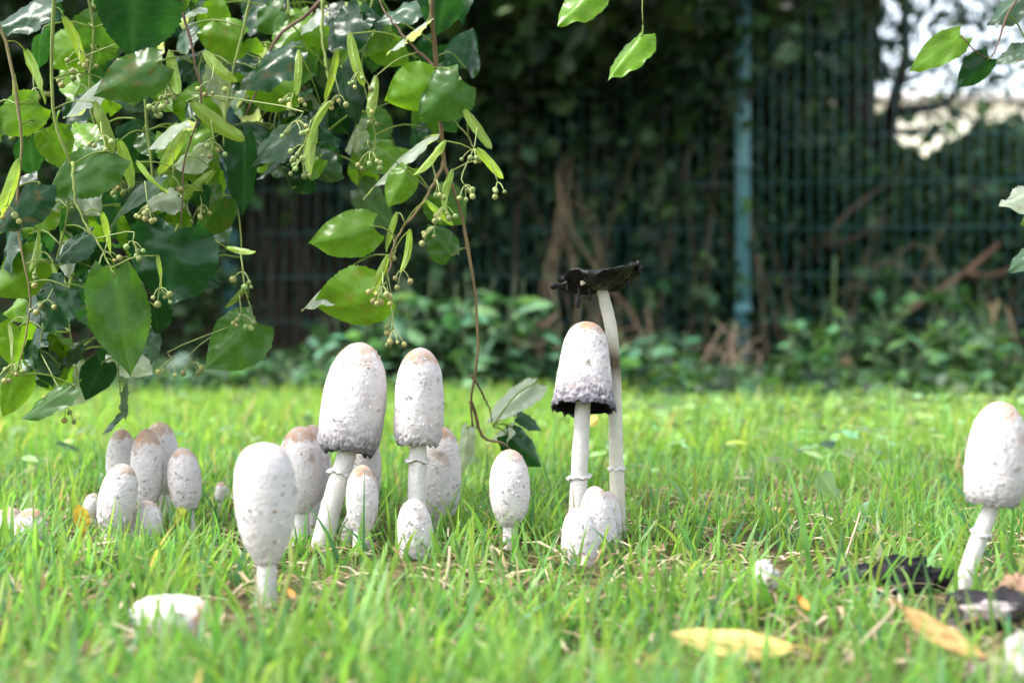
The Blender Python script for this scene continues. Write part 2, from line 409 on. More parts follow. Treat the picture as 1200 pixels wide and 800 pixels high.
# low weeds and nettles along the fence foot
def weed(px, d, h, n_stem, spread, leaf, col, label):
    b = P(px, 400, d); bz = float(ground_h(b.x, b.y))
    t = empty('leafy_weed', (b.x, b.y, bz), label, 'weed', 'weeds along the fence foot')
    mb = MB(); pts = []
    for k in range(n_stem):
        a = random.uniform(0, 6.28); rr = spread * random.random() ** .6
        p0 = Vector((b.x + math.cos(a) * rr * 1.3, b.y + math.sin(a) * rr * .6, bz - .01)); hh = h * random.uniform(.3, 1.15)
        p1 = p0 + Vector((random.uniform(-.05, .05), random.uniform(-.05, .05), hh)); q = spline([p0, (p0 + p1) / 2 + Vector((random.uniform(-.02, .02), 0, 0)), p1], 6)
        mb.tube(q, [.003, .003, .0026, .0022, .0018, .001], 5, (0.09, 0.13, 0.06))
        for j in range(int(5 + hh * 26)):
            s = random.uniform(.15, 1); c = q[min(5, int(s * 5))]; an = random.uniform(0, 6.28); l = leaf * random.uniform(.4, .9)
            pts.append((c.x + math.cos(an) * l, c.y + math.sin(an) * l, c.z + random.uniform(-.02, .02)))
    o = obj('stem', mb.mesh('stem', [M_STALK]), t); tag(o, kind='stuff')
    cloud_obj('foliage', t, np.array(pts), leaf, col, flat=.5, aspect=.6)
NET = (0.075, 0.16, 0.08); WD = (0.05, .115, .045)
for (px, d, h, ns, sp, lf, col, lab) in (
    (160, 3.9, .1, 20, .2, .055, NET, 'low bluish green weed patch under the leafy branches at left'),
    (215, 4.1, .13, 22, .2, .06, NET, 'bluish weed patch left of the pale front left mushroom'),
    (275, 4.2, .14, 22, .2, .06, NET, 'low weed patch behind the pale front left mushroom'),
    (335, 4.1, .14, 24, .2, .06, NET, 'low weed patch left of the two tallest closed mushrooms'),
    (395, 4.3, .16, 20, .18, .06, NET, 'low weed patch behind the tallest closed mushroom'),
    (452, 4.4, .28, 26, .18, .075, NET, 'weed clump between the two tallest closed mushrooms'),
    (515, 4.3, .34, 30, .18, .08, NET, 'taller weed clump just left of the hanging twig'),
    (580, 4.2, .32, 30, .2, .08, NET, 'taller weed clump just right of the hanging twig'),
    (640, 4.2, .2, 22, .2, .07, NET, 'low weed patch left of the bell shaped mushroom'),
    (745, 4.1, .2, 24, .18, .075, NET, 'weed patch between black topped mushroom and fence post'),
    (778, 4.9, .2, 14, .12, .06, WD, 'low weed patch left of the fence post foot'),
    (955, 4.8, .26, 18, .15, .07, WD, 'weed clump right of the fence post foot'),
    (1040, 4.6, .26, 26, .25, .07, WD, 'weed clump before the fence left of the right edge mushroom'),
    (1110, 5.2, .5, 22, .22, .07, WD, 'taller weed clump below the diagonal bare branch'),
    (1165, 4.4, .22, 26, .25, .07, WD, 'weed clump behind the right edge mushroom')):
    weed(px, d, h, ns, sp, lf, col, lab)

# ivy climbing over the wires, thick at the left and thinning towards the right
ci = empty('climbing_ivy', (-0.6, 5.95, 0.02), 'dark ivy climbing over the fence wires behind the hanging leaves', 'ivy')
ip = []
for k in range(330):
    x = random.uniform(-3.2, 1.0); z = random.uniform(.1, 1.75); px = 600 + x / (K * 5.95)
    pr = .9 if px < 270 else (.1 if px < 420 else (.75 if px < 640 else .4)) 
    if px > 640 and z > 1.15: pr = .8
    if random.random() > pr: continue
    y0 = 6.14 - .118 * (x + 0.1) - .1
    ip += [(x + random.gauss(0, .085), y0 + random.gauss(0, .05), max(.05, z + random.gauss(0, .085))) for _ in range(random.randint(8, 34))]
cloud_obj('foliage', ci, np.array(ip), .062, (.045, .09, .036), droop=.6)
for k in range(14):
    x = random.uniform(-3.0, .9); y0 = 6.14 - .118 * (x + .1) - .05; h = random.uniform(.8, 1.7); mb = MB()
    mb.tube(spline([(x, y0, 0), (x + random.uniform(-.1, .1), y0 - .02, h * .4), (x + random.uniform(-.25, .25), y0 - .02, h)], 9), [.008 - .0007 * i for i in range(9)], 5, (.12, .09, .06)); obj('stem', mb.mesh('stem', [M_BARK]), ci)
def ivy_floor():
    n = 32000
    x = RNG.uniform(-4.2, 4.2, n); edge = np.where(x > .3, 3.15, 3.95) + .25 * np.sin(x * 3.1) + .15 * np.sin(x * 7.7)
    y = edge + RNG.uniform(0, 1, n) ** .9 * (7.9 - edge)
    z = ground_h(x, y) + RNG.uniform(0.005, 0.085, n) * (.3 + .7 * sm(0, .9, y - edge))
    keep = RNG.uniform(size=n) < np.where((x < -.6) & (y > 6.4), .22, 1)
    V, F, C = leaf_cloud(np.stack([x, y, z], 1)[keep], 0.055, (0.04, 0.09, 0.034), flat=.35)
    o = obj('ground_ivy', mesh_np('ground_ivy', V, F, C, True, [M_FOL]))
    tag(o, 'dark green ivy and ground cover along the foot of the fence', 'ground cover', kind='stuff')
ivy_floor()

# tall weed with two pale leaves by the fence
tw = empty('tall_weed', P(977, 445, 5.35), 'single upright weed with two pale green leaves before the fence', 'weed')
mb = MB(); q = spline([P(978, 455, 5.35), P(980, 420, 5.35), P(977, 360, 5.35), P(979, 300, 5.35)], 10); mb.tube(q, [.007 - .0004 * i for i in range(10)], 6, (.12, .2, .06)); obj('stem', mb.mesh('stem', [M_STALK]), tw)

# dead stems and branches behind and before the fence
def dead(name, paths, label, cat='branch', col=(0.16, 0.12, 0.08)):
    b = P(*paths[0][0][0], paths[0][1]); t = empty(name, b, label, cat)
    for pts, d, r in paths:
        mb = MB(); q = spline([P(a, c, d + random.uniform(-.04, .04)) for a, c in pts], 12)
        mb.tube(q, [r * (1 - .5 * i / 11) for i in range(12)], 6, np.array(col) * random.uniform(.75, 1.2)); obj('branch', mb.mesh('branch', [M_BARK]), t)
dead('fallen_branch', [([(1050, 372), (1085, 350), (1130, 320), (1172, 285)], 5.85, .018), ([(1130, 320), (1160, 322), (1195, 312)], 5.85, .012)], 'bare brown branch leaning diagonally against the fence at right', col=(.17, .1, .065))
dead('fallen_branch', [([(965, 290), (985, 258), (1020, 228), (1040, 215)], 6.5, .014), ([(970, 290), (1010, 275), (1040, 255)], 6.5, .012)], 'forked dead branch hanging behind the fence wires', col=(.14, .09, .06))
dead('dry_stems', [([(630 + 13 * k + random.uniform(-25, 25), 432), (645 + 8 * k + random.uniform(-25, 25), 340), (650 + 5 * k + random.uniform(-16, 16), 260), (655 + 2.2 * k * random.uniform(-.5, 1.5), 185 + random.uniform(-10, 60))], 5.8, random.uniform(.003, .0055)) for k in range(9)], 'bundle of pale dry stems above the black topped mushroom', 'stems', (.27, .19, .12))
dead('bramble_canes', [([(757, 425), (750, 390), (735, 360), (715, 340)], 5.75, .014), ([(765, 420), (762, 385), (758, 360)], 5.75, .012), ([(748, 430), (728, 395), (712, 370)], 5.75, .013), ([(745, 425), (756, 395), (730, 405), (708, 430)], 5.75, .01), ([(770, 400), (745, 385), (722, 390)], 5.75, .009)], 'looped brown canes right of the bell shaped mushroom', 'canes', (.2, .135, .09))
dead('bramble_canes', [([(615, 400), (640, 380), (655, 365)], 5.75, .014), ([(610, 410), (612, 390), (640, 372)], 5.75, .012), ([(600, 395), (630, 405), (660, 380)], 5.75, .01)], 'brown canes left of the bell shaped mushroom', 'canes', (.2, .135, .09))
dead('dry_stems', [([(875 + random.uniform(-60, 75), 468), (868 + random.uniform(-30, 40), 440), (862 + random.uniform(-28, 30), 412), (854 + random.uniform(-45, 40), 388 + random.uniform(-14, 30))], 5.0, random.uniform(.002, .004)) for k in range(12)] + [([(805, 455), (820, 430), (845, 385)], 4.9, .005)], 'heap of pale dry stems at the foot of the fence post', 'stems', (.38, .28, .19))
dead('dry_stems', [([(905, 440), (945, 447), (985, 437), (1000, 430)], 4.7, .009), ([(985, 425), (1020, 445), (1060, 450)], 4.7, .009), ([(990, 420), (1030, 455), (1100, 478)], 4.6, .008), ([(1000, 445), (1040, 452), (1075, 446)], 4.7, .008), ([(1090, 425), (1120, 445), (1150, 455)], 4.7, .007)], 'dry brown stems lying along the fence foot', 'stems', (.38, .26, .16))
dead('dry_stems', [([(1165, 450), (1160, 400), (1170, 350)], 4.9, .007), ([(1185, 455), (1175, 410), (1160, 355)], 4.9, .007), ([(1195, 450), (1190, 400), (1180, 360)], 4.9, .007)], 'thin dry upright stems behind the right edge mushroom', 'stems', (.2, .15, .085))
# tangles of old canes, some of them arching, behind the wires
def tangle(px0, px1, py0, py1, d0, d1, n, label, col=(.24, .17, .11)):
    t = empty('cane_tangle', P((px0 + px1) / 2, 430, (d0 + d1) / 2), label, 'canes')
    for k in range(n):
        d = random.uniform(d0, d1); x = random.uniform(px0, px1); w = random.choice((-1, 1)) * random.uniform(40, 150); top = random.uniform(py0, py0 + .6 * (py1 - py0))
        q = spline([P(x, py1, d), P(x + w * .25, (top + py1) / 2 + random.uniform(-20, 20), d + random.uniform(-.1, .1)), P(x + w * .7, top, d), P(x + w * random.uniform(.9, 1.6), top + random.uniform(-10, 60), d + random.uniform(-.15, .15))], 12)
        mb = MB(); r = random.uniform(.003, .008); mb.tube(q, [r * (1 - .06 * i) for i in range(12)], 5, np.array(col) * random.uniform(.5, 1.3)); obj('cane', mb.mesh('cane', [M_BARK]), t)
tangle(600, 790, 90, 420, 6.4, 6.9, 12, 'tangle of thin brown canes behind the black topped mushroom')
tangle(290, 480, 180, 430, 6.4, 7.0, 9, 'tangle of dead canes on the brown bank behind the leaves', (.2, .15, .11))
tangle(890, 1050, 180, 430, 6.35, 6.8, 9, 'thin dead canes behind the wires right of the fence post')
tangle(1060, 1220, 250, 440, 6.3, 6.7, 8, 'thin dead canes behind the wires at the right edge')
# roots and stems on the brown bank
for (px, lab) in ((318, 'thin dead stem on the brown bank left of centre'), (352, 'thin dead stem on the bank above the tallest closed mushroom'), (300, 'thin dead stem beside the left fence post'), (690, 'thin bare stem behind the dry stems'), (770, 'thin bare stem left of the tall fence post')):
    x = px + random.uniform(-6, 6)
    dead('dead_stem', [([(x, 400), (x + 5, 330), (x - 4, 240), (x + 6, 120)], 6.6, .011), ([(x + 3, 320), (x + 22, 260), (x + 26, 200)], 6.6, .007), ([(x, 260), (x - 22, 200), (x - 30, 140)], 6.6, .007)], lab, 'stem', (.12, .09, .065))

# building glimpsed beyond
bd = empty('building', (13.5, 36, float(ground_h(13.5, 36))), 'cream coloured building glimpsed through the gap at upper right', 'building')
mb = MB(); v, f = box_geo((13.5, 39, 3.3), Vector((6, 0, 0)), Vector((0, 3, 0)), Vector((0, 0, 2.9))); mb.add(v, f, (.9, .84, .64)); obj('wall', mb.mesh('wall', [M_WALL], False), bd)
mb = MB(); v, f = box_geo((13.5, 39, 6.33), Vector((6.25, 0, 0)), Vector((0, 3.25, 0)), Vector((0, 0, .12))); mb.add(v, f, (.75, .72, .66)); obj('fascia', mb.mesh('fascia', [M_WALL], False), bd)
for k in range(4):
    mb = MB(); v, f = box_geo((9.2 + k * 2.8, 35.98, 2.6), Vector((.6, 0, 0)), Vector((0, .04, 0)), Vector((0, 0, .7))); mb.add(v, f, (.04, .05, .06)); wdw = obj('window', mb.mesh('window', [M_GLASS], False), bd)
    mb = MB(); v, f = box_geo((9.2 + k * 2.8, 35.95, 1.84), Vector((.7, 0, 0)), Vector((0, .09, 0)), Vector((0, 0, .05))); mb.add(v, f, (.7, .68, .62)); obj('sill', mb.mesh('sill', [M_WALL], False), wdw)

# ------------------------------------------------------------------ grass
def smooth_noise(x, y, s):
    return np.array([noise.noise((a * s, b * s, 0.3)) for a, b in zip(x, y)])
def grass(name, n, y0, y1, lmin, lmax, wid, rows, cols, label, side=.36, margin=.35, dens=None, ypow=1.0):
    y = y0 + (y1 - y0) * RNG.uniform(0, 1, n) ** ypow
    x = RNG.uniform(-1, 1, n) * (side * y + margin)
    keep = np.ones(n, bool)
    cl = smooth_noise(x, y, 9.0)
    if dens is not None: keep = RNG.uniform(size=n) < dens(x, y, cl)
    x, y, cl = x[keep], y[keep], cl[keep]; n = len(x)
    L = RNG.uniform(lmin, lmax, n) * (1 + .45 * cl) * RNG.uniform(.6, 1.15, n)
    az = RNG.uniform(0, 2 * math.pi, n); dx, dy = np.cos(az), np.sin(az)
    tilt = RNG.uniform(.0, .45, n); bend = np.abs(RNG.normal(.4, .4, n))
    w = wid * RNG.uniform(.6, 1.35, n)
    fa = az + RNG.uniform(-.9, .9, n) + math.pi / 2; sx, sy = np.cos(fa), np.sin(fa)
    z0 = ground_h(x, y)
    ts = np.linspace(0, 1, rows); V = np.zeros((n, rows, 2, 3)); C = np.zeros((n, rows, 2, 3))
    px, pz = np.zeros(n), np.zeros(n); ang = tilt.copy(); prev = 0
    pick = RNG.uniform(size=n); base = np.zeros((n, 3))
    c = np.array(cols)
    idx = np.searchsorted(np.cumsum(c[:, 0]), pick).clip(0, len(c) - 1); base = c[idx, 1:] * (1 + RNG.uniform(-.22, .22, n))[:, None]
    base[:, 0] *= 1 + .25 * RNG.uniform(-1, 1, n)
    for i, t in enumerate(ts):
        if i:
            st = (t - prev) * L; a = tilt + bend * t * 1.4; px = px + np.sin(a) * st; pz = pz + np.cos(a) * st
        prev = t
        ww = w * (1 - t ** 1.7) * (.75 + .5 * min(1, t * 4)) * .5 + .00008
        cx, cy = x + dx * px, y + dy * px
        V[:, i, 0] = np.stack([cx - sx * ww, cy - sy * ww, z0 + pz - .004], 1); V[:, i, 1] = np.stack([cx + sx * ww, cy + sy * ww, z0 + pz - .004], 1)
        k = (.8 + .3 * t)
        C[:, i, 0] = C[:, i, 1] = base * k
    b = (np.arange(n) * rows * 2)[:, None]
    F = np.concatenate([b + [2 * i, 2 * i + 1, 2 * i + 3, 2 * i + 2] for i in range(rows - 1)], 0)
    o = obj(name, mesh_np(name, V.reshape(-1, 3), F, C.reshape(-1, 3), True, [M_GRASS])); tag(o, label, 'grass', kind='stuff')
G1 = [(.46, .15, .31, .07), (.29, .2, .37, .085), (.14, .09, .22, .1), (.09, .24, .35, .1), (.04, .42, .36, .22)]
def near_d(x, y, cl):
    bare = 1.0 * np.exp(-(((x + .15) / .035) ** 2 + ((y - .82) / .07) ** 2)) + np.exp(-(((x + .185) / .05) ** 2 + ((y - .72) / .06) ** 2)) + np.exp(-(((x + .1) / .1) ** 2 + ((y - .95) / .09) ** 2)) + .8 * np.exp(-(((x - .22) / .1) ** 2 + ((y - 1.0) / .1) ** 2)) + .9 * np.exp(-(((x - .26) / .07) ** 2 + ((y - .9) / .07) ** 2)) + 1.2 * np.exp(-(((x - .29) / .07) ** 2 + ((y - .78) / .06) ** 2))
    return np.clip(.82 + .7 * cl - .8 * bare - .2 * ((x > .05) & (y > .95)), .06, 1)
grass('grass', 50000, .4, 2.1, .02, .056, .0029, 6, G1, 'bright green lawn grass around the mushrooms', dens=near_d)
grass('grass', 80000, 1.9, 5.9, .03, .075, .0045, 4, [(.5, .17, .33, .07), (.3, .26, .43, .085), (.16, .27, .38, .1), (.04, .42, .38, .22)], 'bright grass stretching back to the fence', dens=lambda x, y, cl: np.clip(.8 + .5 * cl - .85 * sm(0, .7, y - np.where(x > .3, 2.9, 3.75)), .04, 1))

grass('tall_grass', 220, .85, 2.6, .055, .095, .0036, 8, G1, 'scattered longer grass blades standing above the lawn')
# thatch: dead blades lying on the soil
def thatch():
    n = 12000; y = RNG.uniform(.45, 2.6, n); x = RNG.uniform(-1, 1, n) * (.36 * y + .3); L = RNG.uniform(.012, .04, n); a = RNG.uniform(0, 6.28, n)
    d = np.stack([np.cos(a), np.sin(a), RNG.uniform(-.1, .35, n)], 1) * L[:, None] * .5; s = np.stack([-np.sin(a), np.cos(a), RNG.uniform(-.4, .4, n)], 1) * RNG.uniform(.0006, .0014, n)[:, None]
    c = np.stack([x, y, ground_h(x, y) + RNG.uniform(.002, .012, n)], 1); up = np.array([0, 0, 1.0]) * (L * .1)[:, None]
    V = np.stack([c - d - s, c - d + s, c + up + s, c + up - s, c + d + s * .4, c + d - s * .4], 1).reshape(-1, 3); b = (np.arange(n) * 6)[:, None]
    F = np.concatenate([b + [0, 1, 2, 3], b + [3, 2, 4, 5]], 0)
    col = np.array([(.36, .28, .17), (.24, .16, .09), (.45, .38, .26), (.16, .1, .06)])[RNG.integers(0, 4, n)]
    o = obj('dead_grass', mesh_np('dead_grass', V, F, np.repeat(col, 6, 0), True, [M_DRY])); tag(o, 'dry straw coloured thatch between the grass blades', 'dead grass', kind='stuff')
thatch()
def clover():
    n = 9000; y = RNG.uniform(1.6, 3.4, n); x = RNG.uniform(-1, 1, n) * (.36 * y + .3)
    k = RNG.uniform(size=n) < np.where(x > .08 * y, .9, .25) * np.where((y > 2.6) & (x > 0), 1, .3) * np.where((x > .1) & (y > 2.1) & (y < 3.4), 1, .6); x, y = x[k], y[k]
    z = ground_h(x, y) + RNG.uniform(.015, .045, len(x))
    V, F, C = leaf_cloud(np.stack([x, y, z], 1), .024, (.2, .32, .16), flat=1.2, aspect=.8)
    o = obj('clover', mesh_np('clover', V, F, C, True, [M_GRASS])); tag(o, 'pale broad leaved ground cover in the lawn before the fence', 'ground cover', kind='stuff')
clover()

# ------------------------------------------------------------------ mushrooms
PROF = {
 'egg':  [(0, .34), (.04, .5), (.12, .72), (.25, .9), (.42, 1), (.6, .99), (.76, .88), (.88, .68), (.95, .47), (.985, .26), (1, 0)],
 'tall': [(0, .74), (.03, .84), (.1, .93), (.25, .99), (.42, 1), (.6, .96), (.76, .85), (.88, .66), (.95, .45), (.985, .24), (1, 0)],
 'club': [(0, .34), (.05, .46), (.14, .66), (.28, .86), (.43, .97), (.6, 1), (.76, .95), (.88, .81), (.95, .6), (.985, .35), (1, 0)],
 'bell': [(0, 1.0), (.03, .985), (.1, .95), (.25, .9), (.42, .85), (.6, .78), (.76, .7), (.88, .58), (.95, .42), (.985, .22), (1, 0)],
}
WHITE = np.array((.6, .56, .555)); BROWN = np.array((.36, .215, .13)); GREY = np.array((.085, .08, .1))

def frame(axis):
    z = axis.normalized(); x = Vector((1, 0, 0)); x = (x - z * x.dot(z)).normalized(); return x, z.cross(x), z

def cap_mesh(bot, top, width, prof, brown, grey, rough, seed, hi=True):
    axis = top - bot; H = axis.length; ex, ey, ez = frame(axis)
    rows, seg = (84, 96) if hi else (44, 48)
    tt = np.concatenate([np.linspace(0, .9, rows - 14, endpoint=False), .9 + .1 * np.sin(np.linspace(0, math.pi / 2, 14))])
    p = PROF[prof]; rr = np.interp(tt, [a for a, b in p], [b for a, b in p])
    k = np.array([.25, .5, .25]); 
    for _ in range(3): rr[1:-1] = np.convolve(rr, k, 'valid')
    rr *= width / 2
    rng = random.Random(seed); off = Vector((rng.uniform(0, 90), rng.uniform(0, 90), rng.uniform(0, 90)))
    V = []; C = []; s = 1 / .026
    # lumpy shape
    for i, t in enumerate(tt):
        for j in range(seg):
            th = 2 * math.pi * j / seg; c, sn = math.cos(th), math.sin(th)
            r = rr[i]; q = Vector((c * r, sn * r, t * H)) * s + off
            lump = noise.noise(q * .55) * .05
            f1 = noise.noise(Vector((q.x * 3.2, q.y * 3.2, q.z * 1.7)))
            f2 = noise.noise(Vector((q.x * 8, q.y * 8, q.z * 4.5)))
            f3 = noise.noise(Vector((q.x * 17, q.y * 17, q.z * 9)))
            low = max(0, 1 - t / .3) ** 1.2
            amp = rough * (.35 + .9 * low) * min(1, (1 - t) * 9 + .12)
            fib = noise.noise(Vector((q.x * 22, q.y * 22, q.z * 3))); d = amp * (.0004 * fib + .0006 * abs(noise.noise(Vector((q.x * 5, q.y * 5, q.z * 6)))) + .0007 * f1 + .0006 * f2 * (.6 + low) + .0008 * f3 * (.55 + 1.2 * low))
            hem = 0
            if t < .04: hem = noise.noise(Vector((c * 5, sn * 5, off.x))) * .0035 * rough + noise.noise(Vector((c * 16, sn * 16, off.x))) * .002 * rough
            r2 = r * (1 + lump) + d * min(1, r / (width * .2))
            pos = bot + ex * (c * r2) + ey * (sn * r2) + ez * (t * H + hem * (1 - t / .04) if t < .04 else t * H)
            V.append(pos)
            edge = .93 - .11 * brown + .05 * noise.noise(Vector((c * 2.2, sn * 2.2, off.y))) + .02 * f2
            edge += .035 * f1 + .03 * noise.noise(Vector((c * 7, sn * 7, off.z + t * 9)))
            b = float(sm(edge - .02, edge + .025, t)) * (.75 + .4 * f1 + .3 * f2)
            spot = float(sm(.42, .6, noise.noise(q * 1.5 + Vector((7, 3, 1))))) * .55 * (t > .15)
            b = max(b, spot) * min(1, brown + .25)
            col = WHITE * (1 + .05 * f1 - .06 * max(0, -f2)) 
            pink = .5 + .5 * noise.noise(q * .5); col = col * (1, 1 - .015 * pink, 1 - .012 * pink)
            col = col * (1 - b) + BROWN * (1 + .5 * f2) * b
            gr = grey * float(1 - sm(.0, .2 + .22 * grey, t + .07 * f1 + .05 * f2)) * min(1.1, .5 + 1.1 * max(0, .25 - f3) + .5 * (t < .05))
            gr = min(.93, max(0, gr)); col = col * (1 - gr) + GREY * gr
            C.append(col)
    F = []
    for i in range(rows - 1):
        for j in range(seg):
            j2 = (j + 1) % seg; F.append((i * seg + j, i * seg + j2, (i + 1) * seg + j2, (i + 1) * seg + j))
    # underside: inner surface running up into the cap
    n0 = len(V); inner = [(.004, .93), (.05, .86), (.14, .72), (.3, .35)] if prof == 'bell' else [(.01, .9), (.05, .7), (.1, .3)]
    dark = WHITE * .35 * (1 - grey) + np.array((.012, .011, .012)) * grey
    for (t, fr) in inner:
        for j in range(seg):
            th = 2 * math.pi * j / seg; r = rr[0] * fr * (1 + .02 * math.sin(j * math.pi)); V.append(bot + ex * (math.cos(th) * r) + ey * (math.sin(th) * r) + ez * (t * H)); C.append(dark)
    for i in range(len(inner)):
        a = n0 + (i - 1) * seg if i else 0; b = n0 + i * seg
        for j in range(seg):
            j2 = (j + 1) % seg; F.append((a + j2, a + j, b + j, b + j2))
    me = mesh_np('cap', np.array([tuple(v) for v in V]), np.array(F), np.array(C), True, [M_CAP])
    # shaggy scales lifting off the surface
    sc = MB(); ns = (150 if hi else 50)
    for k in range(int(ns * min(1.2, rough))):
        t = rng.uniform(.1, .93); th = rng.uniform(0, 6.283); i = int(np.searchsorted(tt, t)); r = rr[i] * 1.012 + .0004
        sl = rng.choice((rng.uniform(.0012, .0026), rng.uniform(.0012, .0024), rng.uniform(.002, .0036))); sw = sl * rng.uniform(.3, .6); lift = sl * rng.uniform(.02, .28)
        if rng.random() < .05: sl = rng.uniform(.003, .005); sw = sl * rng.uniform(.25, .45); lift = sl * rng.uniform(.3, .6)
        n = ex * math.cos(th) + ey * math.sin(th); tn = ex * -math.sin(th) + ey * math.cos(th)
        lump = noise.noise((Vector((math.cos(th) * rr[i], math.sin(th) * rr[i], t * H)) * s + off) * .55) * .05
        slope = (rr[min(i + 2, rows - 1)] - rr[max(i - 2, 0)]) / max(1e-5, (tt[min(i + 2, rows - 1)] - tt[max(i - 2, 0)]) * H)
        up = (ez + n * slope).normalized() * (1 if rng.random() < .72 else -1)
        nn = (n - ez * slope).normalized()
        b = bot + ez * (t * H) + n * (r * (1 + lump) - .0008)
        p = [b - tn * sw, b + tn * sw, b + tn * sw * .8 + up * sl * .6 + nn * (lift * .35 + .0008), b - tn * sw * .8 + up * sl * .6 + nn * (lift * .35 + .0008), b + tn * sw * .25 + up * sl + nn * (lift + .0006), b - tn * sw * .3 + up * sl * .95 + nn * (lift + .0006)]
        br = (rng.random() < .12 + .25 * (t > .75)) * rng.uniform(.4, .9)
        cc = WHITE * rng.uniform(.92, 1.05) * (1 - br) + BROWN * 1.2 * br
        sc.add([tuple(v) for v in p], [(0, 1, 2, 3), (3, 2, 4, 5)], [WHITE, WHITE, cc, cc, cc, cc])
    return me, sc

def stem_part(parent, pts, r0, r1, col0=(.6, .575, .545), patch=None, seed=0):
    q = spline(pts, 34); n = len(q); seg = 20
    rad = [(r0 + (r1 - r0) * i / (n - 1)) * (1 + .05 * noise.noise((i * .3, seed, 0))) for i in range(n)]
    V, F = tube_geo(q, rad, seg); C = np.empty((len(V), 3))
    for i in range(len(V)):
        row = min(i // seg, n - 1); t = row / (n - 1); f = noise.noise((i % seg * .5, row * .25, seed)); f2 = noise.noise((i % seg * 1.1 + 9, row * .12, seed))
        c = np.array(col0) * (1 + .06 * f); d = max(0, f2 - .25) * .7
        c = c * (1 - d) + np.array((.6, .48, .34)) * d
        base = float(sm(.75, 1, t)) * .35; c = c * (1 - base) + np.array((.5, .4, .28)) * base
        if patch:
            g = math.exp(-((t - patch[0]) / patch[1]) ** 2) * (1 if f2 + .35 > 0 else .4); c = c * (1 - g) + np.array((.03, .022, .015)) * g
            g = .6 * math.exp(-((t - patch[0]) / (patch[1] * 1.9)) ** 2) * max(0, min(1, .4 + 1.5 * f)); c = c * (1 - g) + np.array((.2, .13, .05)) * g
        C[i] = np.clip(c, .01, .9)
    V = V + np.array([[noise.noise((v[0] * 400, v[1] * 400, v[2] * 120)) * .0004 for _ in range(3)] for v in V])
    return obj('stem', mesh_np('stem', V, F, C, True, [M_CAP]), parent), q, rad

def ring_part(parent, c, axis, r, seed):
    ex, ey, ez = frame(axis); rng = random.Random(seed); seg = 28; V = []; C = []; F = []
    prof = [(1.0, .0016), (1.1, .0014), (1.3, -.0002), (1.26, -.001), (1.06, -.0008), (1.0, -.0018)]
    for (k, z) in prof:
        for j in range(seg):
            th = 2 * math.pi * j / seg; w = 1 + (k - 1) * (1 + 1.5 * noise.noise((math.cos(th) * 2.5, math.sin(th) * 2.5, seed)))
            dz = .003 * noise.noise((math.cos(th) * 1.7 + 5, math.sin(th) * 1.7, seed)) * k
            V.append(tuple(c + (ex * math.cos(th) + ey * math.sin(th)) * r * w + ez * (z + dz))); b = .5 if k > 1.3 and rng.random() < .35 else 0
            C.append(WHITE * (1 - b) + BROWN * b)
    m = len(prof)
    for i in range(m):
        for j in range(seg):
            j2 = (j + 1) % seg; F.append((i * seg + j, i * seg + j2, ((i + 1) % m) * seg + j2, ((i + 1) % m) * seg + j))
    obj('ring', mesh_np('ring', np.array(V), np.array(F), np.array(C), True, [M_CAP]), parent)

def mushroom(label, d, top, bot, width, base, stem_w, prof='egg', brown=.6, grey=0.0, rough=1.0, ring=None, hi=True, dtop=0.0, patch=None, group='shaggy mushrooms in the grass'):
    seed = len([o for o in COL.objects if o.name.startswith('mushroom')]) + 3
    B = P(base[0], base[1], d); B.z = float(ground_h(B.x, B.y))
    t = empty('mushroom', B, label, 'mushroom', group)
    pt = P(top[0], top[1], d + dtop); pb = P(bot[0], bot[1], d)
    me, sc = cap_mesh(pb, pt, width * K * d, prof, brown, grey, rough, seed, hi)
    cap = obj('cap', me, t)
    if sc.n: so = obj('scales', sc.mesh('scales', [M_CAP]), cap); tag(so, kind='stuff')
    inside = pb.lerp(pt, .35)
    st, q, rad = stem_part(t, [inside, pb.lerp(pt, .02), (pb + B) / 2 + Vector((0, 0, 0)), B - Vector((0, 0, .008))], stem_w * K * d * .46, stem_w * K * d * .6, seed=seed, patch=patch)
    if ring is not None:
        i = int(ring * 33); ring_part(t, q[i], q[i - 1] - q[i + 1], rad[i], seed)
    return t

mushroom('pale closed mushroom with a slim stalk, nearest at front left', .88, (308, 518), (313, 660), 73, (311, 716), 22, 'club', .28, 0, .55)
mushroom('tallest closed mushroom, leaning, with grey hem and ringed white stem', 1.12, (424, 401), (407, 530), 76, (372, 650), 22, 'tall', .6, .8, 1.15, ring=.5, dtop=.012)
mushroom('upright closed mushroom with brown tip on a straight ringed stem', 1.12, (493, 407), (490, 521), 59, (487, 645), 20, 'tall', .8, .45, 1.2, ring=.46)
mushroom('bell shaped mushroom with dark grey ragged hem beside the black topped one', 1.12, (688, 377), (683, 478), 75, (674, 655), 18, 'bell', .75, 1.15, 1.4, ring=.68, dtop=.018)
mushroom('closed mushroom standing alone left of the bell shaped one', 1.1, (597, 526), (598, 617), 48, (599, 665), 17, 'egg', .6, .1, .9)
mushroom('leaning mushroom on a long white stem at the right edge', .9, (1174, 470), (1163, 590), 69, (1118, 716), 18, 'tall', .6, .4, .9, ring=.56)
mushroom('pale closed button in front of the bell shaped mushroom stem', 1.06, (676, 594), (686, 692), 46, (686, 698), 20, 'egg', .2, 0, .8)
mushroom('pale closed button tucked behind another at the bell shaped mushroom', 1.1, (696, 569), (706, 672), 43, (703, 664), 20, 'egg', .45, 0, .8)
mushroom('hidden pale button between button pair and dark patched stem', 1.13, (712, 575), (712, 655), 34, (712, 660), 16, 'egg', .3, 0, .8)
mushroom('small rough button at the foot of the upright brown tipped mushroom', 1.07, (484, 584), (489, 672), 43, (489, 684), 20, 'egg', .3, 0, 1.4)
